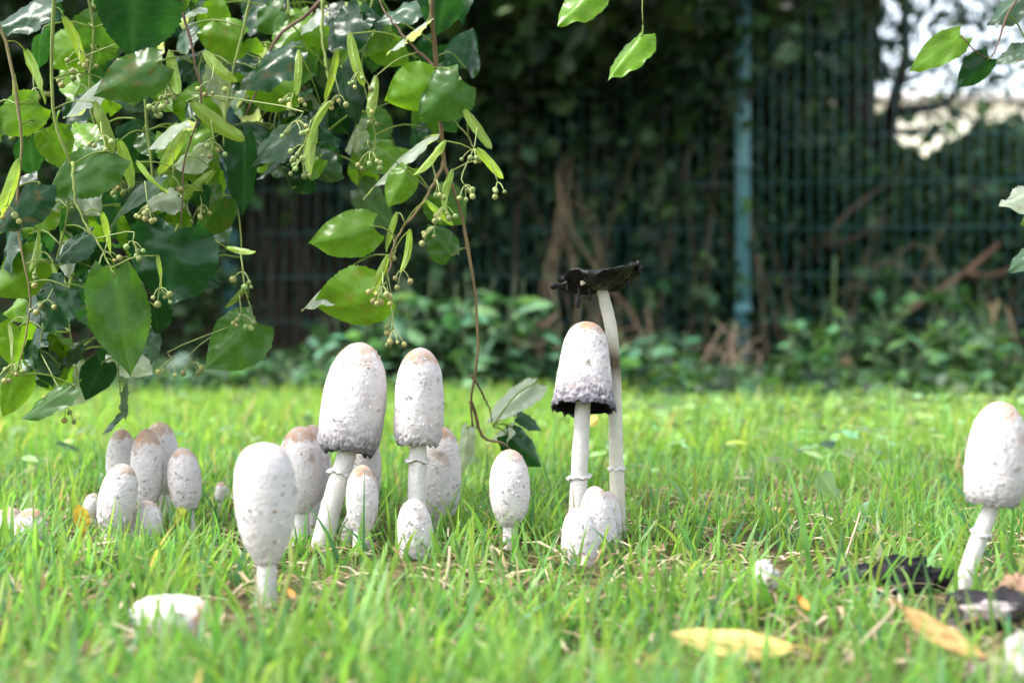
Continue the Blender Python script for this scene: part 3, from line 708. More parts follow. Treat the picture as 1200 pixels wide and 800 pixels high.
mushroom('closed mushroom half hidden behind the upright brown tipped one', 1.18, (517, 499), (517, 612), 48, (517, 636), 20, 'egg', .7, 0, .9)
mushroom('small brown tipped mushroom beside the tallest leaning stem', 1.1, (425, 544), (424, 625), 38, (424, 645), 20, 'egg', .95, 0, .8)
mushroom('pale mushroom hidden behind the tallest leaning one', 1.17, (428, 505), (424, 590), 42, (402, 640), 18, 'tall', .4, .1, .9)
mushroom('closed mushroom with brown top left of the tallest leaning one', 1.17, (352, 499), (352, 602), 52, (352, 630), 20, 'egg', .9, 0, .7)
mushroom('mushroom tucked behind the brown topped one left of the tallest', 1.22, (366, 497), (366, 590), 40, (366, 620), 18, 'egg', .9, 0, .7)
mushroom('tiny brown topped mushroom left of the tallest leaning stem', 1.26, (379, 526), (380, 585), 20, (380, 612), 10, 'egg', .95, 0, .7, hi=False)
mushroom('tallest mushroom in the middle of the left cluster', 1.2, (172, 502), (172, 596), 38, (172, 632), 17, 'egg', .95, 0, .7)
mushroom('brown topped mushroom at the back of the left cluster', 1.26, (187, 494), (190, 580), 42, (190, 618), 18, 'egg', .95, 0, .7)
mushroom('mushroom with brown tip at the back left of the left cluster', 1.24, (143, 502), (140, 580), 34, (141, 620), 16, 'egg', .8, 0, .7)
mushroom('leaning mushroom at the front of the left cluster', 1.12, (146, 543), (130, 626), 44, (130, 650), 20, 'egg', .6, 0, .8)
mushroom('short button at the foot of the left cluster', 1.14, (171, 586), (173, 640), 37, (173, 650), 18, 'egg', .5, 0, .9)
mushroom('separate mushroom at the right of the left cluster', 1.2, (213, 524), (219, 600), 39, (221, 630), 16, 'egg', .6, 0, .7)
mushroom('small button half hidden in grass left of the left cluster', 1.28, (109, 578), (110, 608), 22, (110, 614), 12, 'egg', .6, 0, .7, hi=False)
mushroom('tiny brown nub in the grass right of the left cluster', 1.35, (261, 564), (261, 590), 19, (261, 600), 10, 'egg', 1.0, 0, .7, hi=False)
mushroom('squat button at the left edge in the grass, right one of two', 1.1, (38, 595), (32, 655), 42, (32, 662), 24, 'egg', .85, 0, .8)
mushroom('squat button cut by the left edge of the picture', 1.12, (12, 594), (8, 652), 40, (8, 660), 24, 'egg', .85, 0, .9)

# the spent one: black dissolving cap on a bent stem
d = 1.15
B = P(727, 640, d); B.z = float(ground_h(B.x, B.y))
sp = empty('mushroom', B, 'spent mushroom with a flat dripping black cap on a tall stem', 'mushroom', 'shaggy mushrooms in the grass')
st, q, rad = stem_part(sp, [P(702, 328, d), P(708, 350, d), P(716, 385, d), P(719, 425, d), P(721, 480, d), P(723, 560, d), B - Vector((0, 0, .008))], 6.5 * K * d, 9 * K * d, (.6, .575, .49), patch=(.5, .055), seed=41)
ring_part(sp, P(722.5, 549, d), Vector((0, 0, 1)), 8.3 * K * d, 12)
def ink_cap():
    c = P(706, 341, d); tilt = Matrix.Rotation(R(-9), 3, 'Y') @ Matrix.Rotation(R(-4), 3, 'X')
    prof = [(.0, .0), (.3, .0), (.55, .002), (.78, .006), (.93, .0105), (1.0, .0135), (1.02, .015), (.98, .0165), (.9, .0165), (.7, .0155), (.45, .015), (.2, .015), (.0, .015)]
    seg = 72; V = []; F = []; C = []
    for i, (k, z) in enumerate(prof):
        for j in range(seg):
            th = 2 * math.pi * j / seg; w = 1 + k * k * (.14 * noise.noise((math.cos(th) * 1.6, math.sin(th) * 1.6, 3)) + .16 * noise.noise((math.cos(th) * 5, math.sin(th) * 5, 9)) + .1 * noise.noise((math.cos(th) * 14, math.sin(th) * 14, 9)))
            r = k * .0345 * w; zz = z + k * .007 * noise.noise((math.cos(th) * 2.4, math.sin(th) * 2.4, 5 + (.3 if i > 6 else 0))) + .0006 * k * math.sin(th * 36) * (i < 6) + .0035 * noise.noise((math.cos(th) * 5 * k, math.sin(th) * 9 * k, i * .2))
            v = c + tilt @ Vector((math.cos(th) * r * 1.0, math.sin(th) * r, zz * .9)); V.append(tuple(v))
            g = float(k > .98) * max(0, noise.noise((math.cos(th) * 4, math.sin(th) * 4, 2))) ; C.append(np.array((.005, .0045, .005)) * (1 + 1.5 * abs(noise.noise((th * 3, k * 6, 0)))) + g * .1)
    n = len(prof)
    for i in range(n - 1):
        for j in range(seg):
            j2 = (j + 1) % seg; F.append((i * seg + j, i * seg + j2, (i + 1) * seg + j2, (i + 1) * seg + j))
    return mesh_np('cap', np.array(V), np.array(F), np.array(C), True, [M_INK])
icap = obj('cap', ink_cap(), sp); icap['label'] = 'flat wet black cap'
mb = MB(); mb.tube(spline([P(686, 326, d - .01), P(672, 324, d - .012), P(662, 333, d - .012), P(651, 335, d - .012), P(645, 337, d - .012)], 14), [.004, .004, .0035, .003, .0025, .002, .002, .0018, .002, .0022, .0026, .0034, .003, .0012], 9, (.012, .011, .013)); obj('drip', mb.mesh('drip', [M_INK]), icap)
mb = MB(); mb.tube(spline([P(676, 326, d - .014), P(679, 338, d - .014), P(678, 350, d - .014), P(677, 361, d - .014)], 10), [.003, .0028, .002, .0016, .0014, .0014, .0016, .0018, .0017, .0008], 8, (.014, .013, .016)); obj('drip', mb.mesh('drip', [M_INK]), icap)
for (a, b, c, r) in ((664, 330, 342, .0012), (690, 340, 352, .0011), (735, 328, 338, .001), (748, 312, 320, .0012)):
    mb = MB(); mb.tube(spline([P(a, b - 6, d - .012), P(a + 1, (b + c) / 2, d - .013), P(a, c, d - .013)], 6), [r * 1.8, r * 1.2, r, r, r * 1.3, r * .4], 7, (.012, .011, .013)); obj('drip', mb.mesh('drip', [M_INK]), icap)
mb = MB(); mb.tube(spline([P(682, 321, d - .018), P(684, 328, d - .02), P(681, 334, d - .018)], 7), [.0012, .0026, .0032, .003, .0024, .0018, .0008], 8, (.7, .62, .56)); obj('cap_remnant', mb.mesh('cap_remnant', [M_CAP]), icap)

# collapsed caps and fragments
def blob(name, c, r, label, cat, col, m, seed, seg=40, rows=24, lump=.35, group=None, fine=.1, top=None):
    c = Vector(c); V = []; C = []; F = []
    for i in range(rows + 1):
        ph = math.pi * i / rows
        for j in range(seg):
            th = 2 * math.pi * j / seg; n = Vector((math.sin(ph) * math.cos(th), math.sin(ph) * math.sin(th), math.cos(ph)))
            k = 1 + lump * noise.noise(n * 1.7 + Vector((seed, 0, 0))) + fine * noise.noise(n * 6 + Vector((seed, 3, 0)))
            V.append((n.x * r[0] * k, n.y * r[1] * k, n.z * r[2] * k)); f = noise.noise(n * 3 + Vector((seed, 9, 2)))
            cc = np.array(col) * (1 + .25 * f)
            if top is not None:
                b = float(sm(0, .35, noise.noise(n * 1.6 + Vector((seed + 4, 1, 2))))); cc = cc * (1 - b) + np.array(top) * b
            C.append(np.clip(cc, .005, .9))
    for i in range(rows):
        for j in range(seg):
            j2 = (j + 1) % seg; F.append((i * seg + j, (i + 1) * seg + j, (i + 1) * seg + j2, i * seg + j2))
    o = obj(name, mesh_np(name, np.array(V), np.array(F), np.array(C), True, [m])); o.location = c
    return tag(o, label, cat, group)
def gp(px, py, lift=0):
    d = CAM_H / ((py - 400) * K); p = P(px, py, d); p.z = float(ground_h(p.x, p.y)) + lift; return p
INK = (.006, .005, .006)
blob('rotten_mushroom', gp(1055, 692, .006), (.045, .026, .017), 'black rotted mushroom lying in the grass left of the right edge stem', 'mushroom', INK, M_INK, 1, fine=.3, group='collapsed mushrooms')
blob('rotten_mushroom', gp(1172, 742, .006), (.036, .026, .016), 'black and white rotted cap at the foot of the right edge stem', 'mushroom', (.02, .018, .02), M_INK, 2.2, fine=.3, group='collapsed mushrooms', top=None)
blob('mushroom_fragment', gp(1158, 752, .013), (.015, .008, .005), 'pale ragged cap scrap on the black rotted cap', 'mushroom', (.36, .31, .3), M_CAP, 3.1, fine=.35, group='collapsed mushrooms', top=(.12, .1, .1))
blob('mushroom_fragment', gp(1206, 812, .012), (.012, .012, .014), 'pale cap piece in the bottom right corner', 'mushroom', (.42, .38, .38), M_CAP, 4.4, group='collapsed mushrooms', top=(.25, .2, .2))
blob('rotten_mushroom', gp(1160, 800, .006), (.016, .012, .007), 'dark brown rotted lump at the bottom right edge', 'mushroom', (.12, .08, .06), M_INK, 5.4, fine=.35, group='collapsed mushrooms', top=(.4, .33, .3))
blob('rotten_mushroom', gp(1195, 735, .014), (.014, .012, .014), 'brown shrivelled lump beside the right edge stem', 'mushroom', (.3, .19, .12), M_DRY, 6.4, fine=.3, group='collapsed mushrooms')
fr = empty('fallen_mushroom', P(205, 745, .8), 'broken pale cap lying in the blurred grass at bottom left', 'mushroom', 'collapsed mushrooms')
me, sc = cap_mesh(P(164, 728, .8), P(250, 724, .79), 60 * K * .8, 'tall', .9, 0, 1.1, 77); obj('cap', me, fr)
blob('mushroom_fragment', gp(895, 700, .011), (.0085, .007, .011), 'small white cap scrap in the grass right of centre', 'mushroom', (.6, .57, .56), M_CAP, 8.1, fine=.4, group='collapsed mushrooms')

# ------------------------------------------------------------------ fallen leaves and straws
def leaf_geo(L, Wd, curl=.15, fold=.12, rows=34, cols=11, serr=.035, lobe=.12, tab=None, twist=0.0, wave=.03, seed=0, asym=0.0):
    """a leaf blade in local coords: x across, y from base to tip, z up; returns V, F, u, v"""
    tab = tab or [(0, .5), (.06, .7), (.16, .92), (.3, 1), (.45, .95), (.6, .8), (.74, .58), (.85, .34), (.92, .17), (.965, .07), (1, 0.01)]
    us = np.linspace(0, 1, rows); vs = np.linspace(-1, 1, cols)
    w = np.interp(us, [a for a, b in tab], [b for a, b in tab]) * Wd / 2
    V = []; U = []
    for i, u in enumerate(us):
        for j, v in enumerate(vs):
            e = 1.0
            if abs(v) > .99: e = 1 + (serr if i % 2 else -serr * .4) * (1 if 0 < i < rows - 1 else 0)
            x = v * w[i] * e * (1 + asym * v); y = u - lobe * abs(v) ** 1.6 * (1 - u) ** 4
            a = abs(v)
            z = -fold * a * w[i] * 1.2 - curl * L * (u * u) + wave * Wd * noise.noise((x / Wd * 4 + seed, y * 4, seed)) * (0.3 + a)
            z += .026 * Wd * math.sin((y * 1.0 - a * .32) * 6.283 * 6) * a * (1 - u)
            if twist: 
                ca, sa = math.cos(twist * u), math.sin(twist * u); x, z = x * ca - z * sa, x * sa + z * ca
            V.append((x, y * L, z)); U.append((u, v))
    F = []
    for i in range(rows - 1):
        for j in range(cols - 1):
            a = i * cols + j; F.append((a, a + 1, a + cols + 1, a + cols))
    return np.array(V), np.array(F), np.array(U)

def vein_col(U, col, seed, spots=0.0):
    u, v = U[:, 0], np.abs(U[:, 1])
    mid = np.exp(-(v / .09) ** 2) * .35; side = (np.cos(((u - v * .32)) * 6.283 * 6) > .8) * .14 * (v > .08) * (u < .9)
    n = np.array([noise.noise((a * 3 + seed, b * 3, seed)) for a, b in U])
    c = np.array(col)[None] * (1 + .15 * n)[:, None]; k = np.clip(mid * 1.3 + side * 1.4, 0, 1)[:, None]
    c = c * (1 - k) + (np.array(col) * 1.6 + .02)[None] * k
    if spots:
        s = np.array([noise.noise((a * 7 + seed, b * 5, seed + 4)) for a, b in U]); s = np.clip((s - .25) * 6, 0, 1)[:, None] * spots
        c = c * (1 - s) + np.array((.2, .1, .03))[None] * s
    return c

def place(V, o, ydir, nrm):
    y = ydir.normalized(); z = (nrm - y * nrm.dot(y)).normalized(); x = y.cross(z)
    return V @ np.array([tuple(x), tuple(y), tuple(z)]) + np.array(tuple(o))

LAN = [(0, .12), (.08, .45), (.2, .8), (.35, 1), (.5, .98), (.65, .85), (.8, .6), (.9, .36), (.96, .16), (1, .01)]
def fallen(label, base, tip, wid, col, nrm=(0, -.5, .9), lift=.02, curl=-.12, fold=.25, tab=LAN, name='fallen_leaf', group='fallen leaves in the grass', spots=.6, cat='leaf', stalk=True, lobe=.05, m=None, d=None):
    if d is None: d = CAM_H / ((max(base[1], tip[1]) + 18 - 400) * K)
    a, b = P(*base, d), P(*tip, d - .01); L = (b - a).length
    V, F, U = leaf_geo(L, wid * K * d, curl, fold, serr=.02, lobe=lobe, tab=tab, seed=base[0] * .37, wave=.08)
    V = place(V, a, b - a, Vector(nrm)); mb = MB(); mb.add(V, F, vein_col(U, col, base[0] * .11, spots))
    if stalk:
        e = a + (a - b).normalized() * L * .25 + Vector((0, 0, -.004)); mb.tube(spline([a, (a + e) / 2 + Vector((0, 0, .002)), e], 6), [.0009] * 6, 6, np.array(col) * .7)
    o = obj(name, mb.mesh(name, [m or M_DRY])); 
    return tag(o, label, cat, group)
YEL = (.75, .58, .2)
fallen('large blurred yellow leaf lying in the foreground grass', (925, 757), (783, 748), 40, YEL, (0, -.75, .65), curl=-.08)
fallen('orange and cream leaf lying beside the rotted black mushroom', (1060, 712), (1152, 775), 32, (.55, .36, .14), (.3, -.8, .5), spots=.8)
fallen('small yellow leaf upright in the grass left of the left cluster', (97, 622), (93, 588), 20, (.75, .52, .08), (0, -1, .2), d=1.1)
fallen('small pale orange leaf in the grass at mid right', (925, 598), (895, 596), 12, (.7, .45, .2), (0, -.6, .8))
fallen('small green yellow leaf at the foot of the left cluster', (205, 612), (222, 596), 24, (.3, .36, .05), (0, -1, .3), d=1.15)
fallen('tiny rust coloured leaf in the blurred grass right of centre', (938, 700), (952, 716), 10, (.6, .22, .05), (0, -1, .3))
fallen('tiny orange leaf behind the pale front left mushroom', (338, 690), (346, 702), 8, (.6, .25, .06), (0, -1, .3))
fallen('brownish yellow leaf at the lower edge beside the large yellow leaf', (775, 775), (750, 768), 14, (.5, .34, .06), (0, -.7, .6))
fallen('small dull yellow leaf far back in the grass beside the tall stems', (690, 497), (702, 488), 12, (.7, .5, .15), (0, -1, .3), d=1.9, stalk=False)
DAN = [(0, .12), (.1, .2), (.25, .4), (.3, .3), (.42, .6), (.47, .5), (.62, .9), (.8, 1), (.92, .6), (1, .02)]
fallen('grey green dandelion leaf standing in the grass at right', (990, 598), (962, 553), 30, (.2, .32, .2), (.2, -1, .2), d=1.35, tab=DAN, name='dandelion_leaf', group='broad lawn leaves', spots=0, m=M_LEAF, curl=.05)
fallen('narrow pale green leaf right of the dandelion leaf', (995, 605), (1008, 572), 9, (.22, .36, .14), (0, -1, .2), d=1.35, name='dandelion_leaf', group='broad lawn leaves', spots=0, m=M_LEAF)
fallen('pale green broad leaf lying in grass behind the right hand mushrooms', (1005, 608), (1025, 585), 16, (.22, .34, .24), (0, -.8, .6), d=1.3, name='dandelion_leaf', group='broad lawn leaves', spots=0, m=M_LEAF)
fallen('pale leaf standing far back right of the dark patched stem', (783, 508), (776, 484), 13, (.3, .42, .3), (0, -1, .1), d=2.2, name='dandelion_leaf', group='broad lawn leaves', spots=0, m=M_LEAF, tab=DAN)
for (pts, w, lab) in (([(990, 775), (1020, 742), (1046, 715), (1042, 700)], 4.5, 'thick pale straw lying before the rotted black mushroom'), ([(990, 655), (1002, 620), (1008, 600)], 3, 'upright dry straw below the dandelion leaf'), ([(765, 693), (790, 690), (805, 672)], 4, 'bent dry straw between button pair and white scrap'), ([(840, 630), (860, 600), (885, 580)], 1.5, 'thin dry stalk in the mid right grass'), ([(575, 640), (592, 690), (585, 700)], 3, 'bent pale straw below the lone closed mushroom'), ([(520, 690), (526, 660), (527, 640)], 4, 'short upright straw right of the small rough button'), ([(478, 690), (474, 660), (460, 640)], 2.5, 'dark dry stalk beside the small rough button')):
    d = min(1.1, CAM_H / ((max(p[1] for p in pts) + 14 - 400) * K)); mb = MB()
    mb.tube(spline([P(a, b, d + .01 * i) for i, (a, b) in enumerate(pts)], 12), [w * K * d * .5 * (1 - .03 * i) for i in range(12)], 7, (.5, .41, .29) if w > 2.6 else (.3, .2, .1))
    tag(obj('straw', mb.mesh('straw', [M_DRY])), lab, 'straw', 'dry straws in the grass')

# pale leaves of the tall weed
for (a, b, wd) in (((977, 395), (958, 402), 16), ((981, 400), (1003, 403), 14), ((978, 360), (992, 372), 12)):
    d = 5.3; p0, p1 = P(*a, d), P(*b, d); L = (p1 - p0).length
    V, F, U = leaf_geo(L, wd * K * d, .2, .2, tab=LAN, lobe=.05); V = place(V, p0, p1 - p0, Vector((0, -.7, .7))); mb = MB(); mb.add(V, F, vein_col(U, (.2, .36, .08), 1)); obj('leaf', mb.mesh('leaf', [M_LEAF]), tw)

# ------------------------------------------------------------------ linden tree: hanging twigs, leaves, bracts, fruit
TR = Vector((1.5, -1.0, 0))
tree = empty('linden_tree', TR, 'linden tree with leafy fruiting twigs hanging into the picture from above', 'tree')
BK = (.09, .07, .05)
mb = MB(); tp = spline([TR + Vector((0, 0, -.05)), TR + Vector((.02, .02, .7)), TR + Vector((-.03, .05, 1.5)), TR + Vector((0, 0, 3.2))], 14); mb.tube(tp, [.2, .17, .155, .15, .145, .14, .135, .13, .12, .11, .1, .09, .08, .06], 14, BK); obj('trunk', mb.mesh('trunk', [M_BARK]), tree)
LIMBS = [[tp[5], Vector((1.2, .2, 1.15)), Vector((.5, 1.0, 1.0)), Vector((-.1, 1.35, .86)), Vector((-.75, 1.45, .74))],
         [tp[4], Vector((1.5, .2, .95)), Vector((1.1, .95, .85)), Vector((.75, 1.4, .66)), Vector((.3, 1.6, .6))]]
LQ = []
for i, l in enumerate(LIMBS):
    q = spline(l, 24); LQ += q; mb = MB(); mb.tube(q, [.05 * (1 - .82 * k / 23) for k in range(24)], 8, BK); obj('limb', mb.mesh('limb', [M_BARK]), tree)
def limb_pt(p): return min(LQ, key=lambda a: (a - p).length)
for k in range(6):
    e = Vector(ell(1, (1.9, -1.5, 3.3), (1.2, 1.2, .8))[0]); mb = MB(); mb.tube(spline([tp[8 + k % 5], (tp[9] + e) / 2 + Vector((0, 0, .2)), e], 8), [.045 - .005 * j for j in range(8)], 6, BK); obj('limb', mb.mesh('limb', [M_BARK]), tree)
cloud_obj('crown', tree, clumped(ell(70, (1.9, -1.6, 3.3), (1.5, 1.4, 1.0)), 60, .14), .075, (.07, .14, .045))

TW = []   # twig polylines with their object, for attaching leaves
def twig(pts, d0, d1, r0=.0022, col=(.22, .2, .1), attach=None, n=30):
    w = [P(a, b, d0 + (d1 - d0) * i / (len(pts) - 1)) for i, (a, b) in enumerate(pts)]
    if attach is None:
        a = limb_pt(w[0]); w = [a, (a + w[0]) / 2 + Vector((0, 0, .03))] + w
    q = spline(w, n); q = [v + Vector((noise.noise((i * .5, d0 * 7, pts[0][0])), noise.noise((i * .5, 3, pts[0][0])), 0)) * .002 for i, v in enumerate(q)]
    mb = MB(); mb.tube(q, [.78 * r0 * (1.5 - 1.0 * i / (n - 1)) * (1 + .25 * (i % 5 == 0)) for i in range(n)], 7, col)
    o = obj('twig', mb.mesh('twig', [M_BARK]), tree); TW.append((q, o)); return q, o
GRN = (.2, .25, .07); BRN = (.14, .09, .06)
twig([(70, -60), (64, 0), (62, 125), (80, 185), (85, 200), (78, 255), (60, 330), (45, 410)], 1.12, 1.16, .0016, GRN)
twig([(85, 190), (90, 240), (118, 290), (132, 320)], 1.12, 1.1, .0011, GRN, 1)
twig([(225, -60), (213, 0), (228, 70), (235, 120), (215, 200), (212, 270)], 1.18, 1.15, .0014, BRN)
twig([(400, -50), (378, 0), (330, 40), (310, 75), (290, 135)], 1.3, 1.25, .0022, BRN)
twig([(378, 0), (378, 50), (385, 110), (360, 150), (345, 200)], 1.28, 1.2, .0013, GRN, 1)
twig([(507, -60), (507, 10), (510, 80), (515, 130), (520, 190), (540, 250), (553, 320), (560, 400), (553, 470), (552, 500)], 1.22, 1.25, .0022, (.17, .12, .06))
twig([(520, 190), (500, 230), (465, 280), (452, 330)], 1.22, 1.17, .0014, (.17, .13, .06), 1)
twig([(510, 80), (480, 50), (455, 20), (440, -10)], 1.22, 1.24, .0013, BRN, 1)
twig([(-20, -60), (10, 60), (25, 160), (20, 260), (35, 350), (20, 440)], 1.14, 1.12, .0016, (.18, .15, .07))
twig([(150, -60), (160, 40), (172, 140), (178, 240), (160, 330), (140, 410), (140, 460)], 1.2, 1.22, .0015, GRN)
twig([(300, -60), (285, 30), (268, 110), (262, 180), (280, 250), (285, 330), (298, 372)], 1.24, 1.2, .0013, GRN)
twig([(552, 470), (565, 510), (590, 520), (605, 535)], 1.25, 1.28, .0014, (.17, .12, .06), 1)
twig([(552, 440), (570, 470), (578, 500)], 1.25, 1.3, .001, (.17, .14, .07), 1)
twig([(753, -90), (753, -40), (753, 30)], 1.15, 1.15, .0011, GRN)
twig([(712, -90), (708, -50), (700, -15)], 1.15, 1.15, .0011, GRN)
twig([(1235, -90), (1215, -40), (1180, 20), (1160, 68), (1125, 42)], 1.3, 1.25, .0014, BRN)
twig([(1275, -60), (1265, 60), (1250, 170), (1230, 260), (1225, 290)], 1.15, 1.12, .0016, BRN)
twig([(95, -60), (110, 30), (105, 120), (125, 200), (100, 280), (80, 350), (90, 440)], 1.26, 1.28, .0014, GRN)
twig([(440, -60), (430, 30), (425, 90), (440, 160), (430, 200)], 1.3, 1.28, .0013, GRN)
twig([(515, 130), (540, 150), (560, 180), (575, 190)], 1.22, 1.2, .0009, GRN, 1)
twig([(330, -60), (338, 40), (325, 120), (318, 170)], 1.34, 1.3, .0013, GRN)

DARK = (.011, .05, .017); MID = (.05, .125, .022); BRI = (.115, .235, .02); GLARE = (.055, .105, .065); PALE_GLARE = (.3, .35, .29)  # sky glare painted into the last two tones; palest also stands for pale undersides
def nearest(p, far=1e9):
    best = None
    for q, o in TW:
        for v in q:
            dd = (v - p).length
            if best is None or dd < best[0]: best = (dd, v, o)
    return best
def linden(base, tip, wd, tone, d, roll=0.0, dz=0.0, curl=.12, fold=.12, spots=0.0, twist=0.0, petiole=True):
    a, b = P(*base, d), P(*tip, d + dz); L = (b - a).length
    ax = (b - a).normalized(); n0 = Vector((0, -1, 0)); n0 = (n0 - ax * n0.dot(ax)).normalized()
    nrm = Matrix.Rotation(R(roll), 3, ax) @ n0
    if nrm.z < 0 and abs(roll) >= 25: nrm = Matrix.Rotation(R(-roll), 3, ax) @ n0
    seed = base[0] * .173 + base[1] * .071
    V, F, U = leaf_geo(L, wd * 1.04 * K * d, curl, fold, seed=seed, twist=twist, wave=.11, asym=random.uniform(-.08, .08))
    V = place(V, a, ax, nrm); mb = MB(); mb.add(V, F, vein_col(U, np.array(tone) * random.uniform(.85, 1.15), seed, spots))
    dd, v, o = nearest(a)
    if petiole and dd > .002:
        m = (a + v) / 2 + Vector((0, 0, .12 * dd)) ; mb.tube(spline([v, m, a, a + ax * L * .06], 9), [.0008] * 8 + [.0004], 6, (.2, .27, .07))
    return obj('leaf', mb.mesh('leaf', [M_LEAF]), o)
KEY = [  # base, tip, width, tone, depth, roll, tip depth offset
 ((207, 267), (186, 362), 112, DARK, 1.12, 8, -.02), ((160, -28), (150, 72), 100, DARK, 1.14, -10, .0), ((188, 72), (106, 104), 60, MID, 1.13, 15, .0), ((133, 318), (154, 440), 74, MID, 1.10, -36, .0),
 ((298, 375), (238, 432), 70, MID, 1.18, 10, .0), ((446, 345), (360, 372), 72, BRI, 1.16, -15, .0), ((438, 265), (362, 284), 56, BRI, 1.18, 12, .0), ((412, 312), (345, 350), 52, PALE_GLARE, 1.19, 72, .0),
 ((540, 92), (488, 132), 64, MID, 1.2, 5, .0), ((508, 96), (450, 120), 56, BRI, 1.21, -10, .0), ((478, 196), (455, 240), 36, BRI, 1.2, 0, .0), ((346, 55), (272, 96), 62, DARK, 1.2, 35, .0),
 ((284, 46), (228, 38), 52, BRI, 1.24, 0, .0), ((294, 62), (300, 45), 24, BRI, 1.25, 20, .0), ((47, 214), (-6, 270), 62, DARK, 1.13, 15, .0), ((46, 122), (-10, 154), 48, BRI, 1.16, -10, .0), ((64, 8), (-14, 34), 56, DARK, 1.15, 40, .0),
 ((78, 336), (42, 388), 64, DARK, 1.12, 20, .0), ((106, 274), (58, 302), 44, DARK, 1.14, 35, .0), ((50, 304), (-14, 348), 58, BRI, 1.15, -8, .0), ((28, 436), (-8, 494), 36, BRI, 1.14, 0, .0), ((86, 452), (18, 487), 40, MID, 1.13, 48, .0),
 ((146, 452), (137, 492), 26, GLARE, 1.2, 60, .0), ((146, 484), (118, 508), 20, GLARE, 1.21, 60, .0), ((285, 160), (295, 252), 44, DARK, 1.2, 40, .0), ((262, 230), (222, 278), 50, MID, 1.2, 5, .0), ((181, 358), (180, 392), 42, DARK, 1.18, 20, .0),
 ((352, 140), (288, 186), 58, GLARE, 1.22, 50, .0), ((345, 175), (296, 205), 42, DARK, 1.24, 66, .0), ((375, 185), (335, 215), 30, BRI, 1.24, 40, .0), ((502, 160), (414, 217), 46, PALE_GLARE, 1.22, 68, .0), ((400, 78), (410, 142), 44, (.015, .04, .022), 1.22, 30, .0),
 ((524, -20), (516, 42), 58, DARK, 1.24, 25, .0), ((502, 24), (448, 56), 44, PALE_GLARE, 1.23, 72, .0), ((498, 0), (438, 22), 44, GLARE, 1.26, 50, .0), ((120, 92), (68, 132), 52, PALE_GLARE, 1.16, 66, .0), ((220, 140), (166, 158), 50, PALE_GLARE, 1.18, 72, .0),
 ((192, 203), (112, 247), 48, GLARE, 1.15, 50, .0), ((134, 178), (50, 226), 64, MID, 1.14, 18, .0), ((753, 40), (711, 92), 40, BRI, 1.15, 40, .0), ((702, -15), (652, 26), 46, BRI, 1.15, 20, .0), ((1126, 42), (1072, 74), 38, BRI, 1.26, 20, .0),
 ((1160, 68), (1125, 104), 36, DARK, 1.26, -20, .0), ((1200, -5), (1156, 28), 40, GLARE, 1.3, 50, .0), ((1205, 55), (1165, 74), 34, GLARE, 1.3, 55, .0), ((1228, 215), (1170, 240), 56, PALE_GLARE, 1.12, 52, .0), ((1228, 288), (1176, 312), 40, GLARE, 1.12, 50, .0),
 ((1235, 250), (1195, 262), 40, MID, 1.13, 20, .0), ((628, 448), (566, 488), 44, PALE_GLARE, 1.32, 50, .0), ((594, 508), (642, 545), 38, DARK, 1.3, 25, .0), ((600, 500), (572, 512), 26, PALE_GLARE, 1.3, 50, .0), ((606, 488), (640, 498), 24, DARK, 1.34, 45, .0),
 ((548, 500), (538, 555), 34, PALE_GLARE, 1.26, 55, .0), ((530, 300), (505, 262), 40, MID, 1.24, 20, .0), ((510, 225), (545, 262), 50, MID, 1.26, 0, .0), ((545, 80), (560, 30), 46, DARK, 1.3, 20, .0), ((205, 200), (175, 250), 48, BRI, 1.22, 15, .0), ((215, 150), (195, 205), 46, BRI, 1.24, 0, .0),
 ((110, 175), (80, 135), 44, BRI, 1.22, 20, .0), ((60, 245), (25, 270), 40, BRI, 1.2, 10, .0), ((95, 400), (60, 420), 40, GLARE, 1.2, 55, .0), ((70, 430), (30, 415), 42, GLARE, 1.18, 60, .0), ((120, 425), (100, 470), 40, DARK, 1.2, 25, .0), ((225, 310), (258, 335), 36, DARK, 1.2, 30, .0),
 ((330, 10), (290, 30), 40, MID, 1.3, 20, .0), ((360, 60), (330, 100), 44, MID, 1.3, 10, .0), ((420, 60), (395, 40), 40, BRI, 1.3, 10, .0), ((440, 50), (480, 78), 40, BRI, 1.28, 5, .0), ((380, 10), (345, 35), 40, PALE_GLARE, 1.3, 60, .0), ((410, 30), (425, 5), 36, GLARE, 1.3, 55, .0)]
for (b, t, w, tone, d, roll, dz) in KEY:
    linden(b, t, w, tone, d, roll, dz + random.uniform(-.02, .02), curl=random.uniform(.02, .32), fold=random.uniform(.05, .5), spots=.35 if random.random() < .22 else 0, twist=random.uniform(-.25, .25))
# fill: further leaves along the twigs
rs = random.Random(21); fill = 0
while fill < 185:
    q, o = TW[rs.choice([0, 0, 1, 2, 2, 3, 4, 5, 6, 7, 8, 8, 9, 9, 10, 17, 17, 18, 20])]
    v = q[rs.randint(4, len(q) - 1)]; px = 600 + v.x / (K * v.y); py = 400 - (v.z - CAM_H) / (K * v.y)
    if py > 400 - max(0, px - 120) * .55 + 20 or py < -60: continue
    if px > 500 and py > 210: continue
    an = rs.uniform(0, 6.283); l = rs.uniform(8, 30); b = (px + math.cos(an) * l, py + abs(math.sin(an)) * l)
    a2 = rs.uniform(.15, 1.0) * math.pi; ln = rs.uniform(30, 76); t = (b[0] + math.cos(a2) * ln * .8, b[1] + math.sin(a2) * ln * .9)
    tone = rs.choice([DARK, DARK, DARK, MID, BRI, BRI, GLARE, PALE_GLARE]); roll = rs.uniform(-35, 35) if tone in (BRI, MID) else rs.uniform(10, 75)
    linden(b, t, ln * rs.uniform(.7, .95), tone, v.y + rs.uniform(.02, .14), roll, rs.uniform(-.04, .04), curl=rs.uniform(-.1, .4), fold=rs.uniform(.05, .6), twist=rs.uniform(-.3, .3)); fill += 1
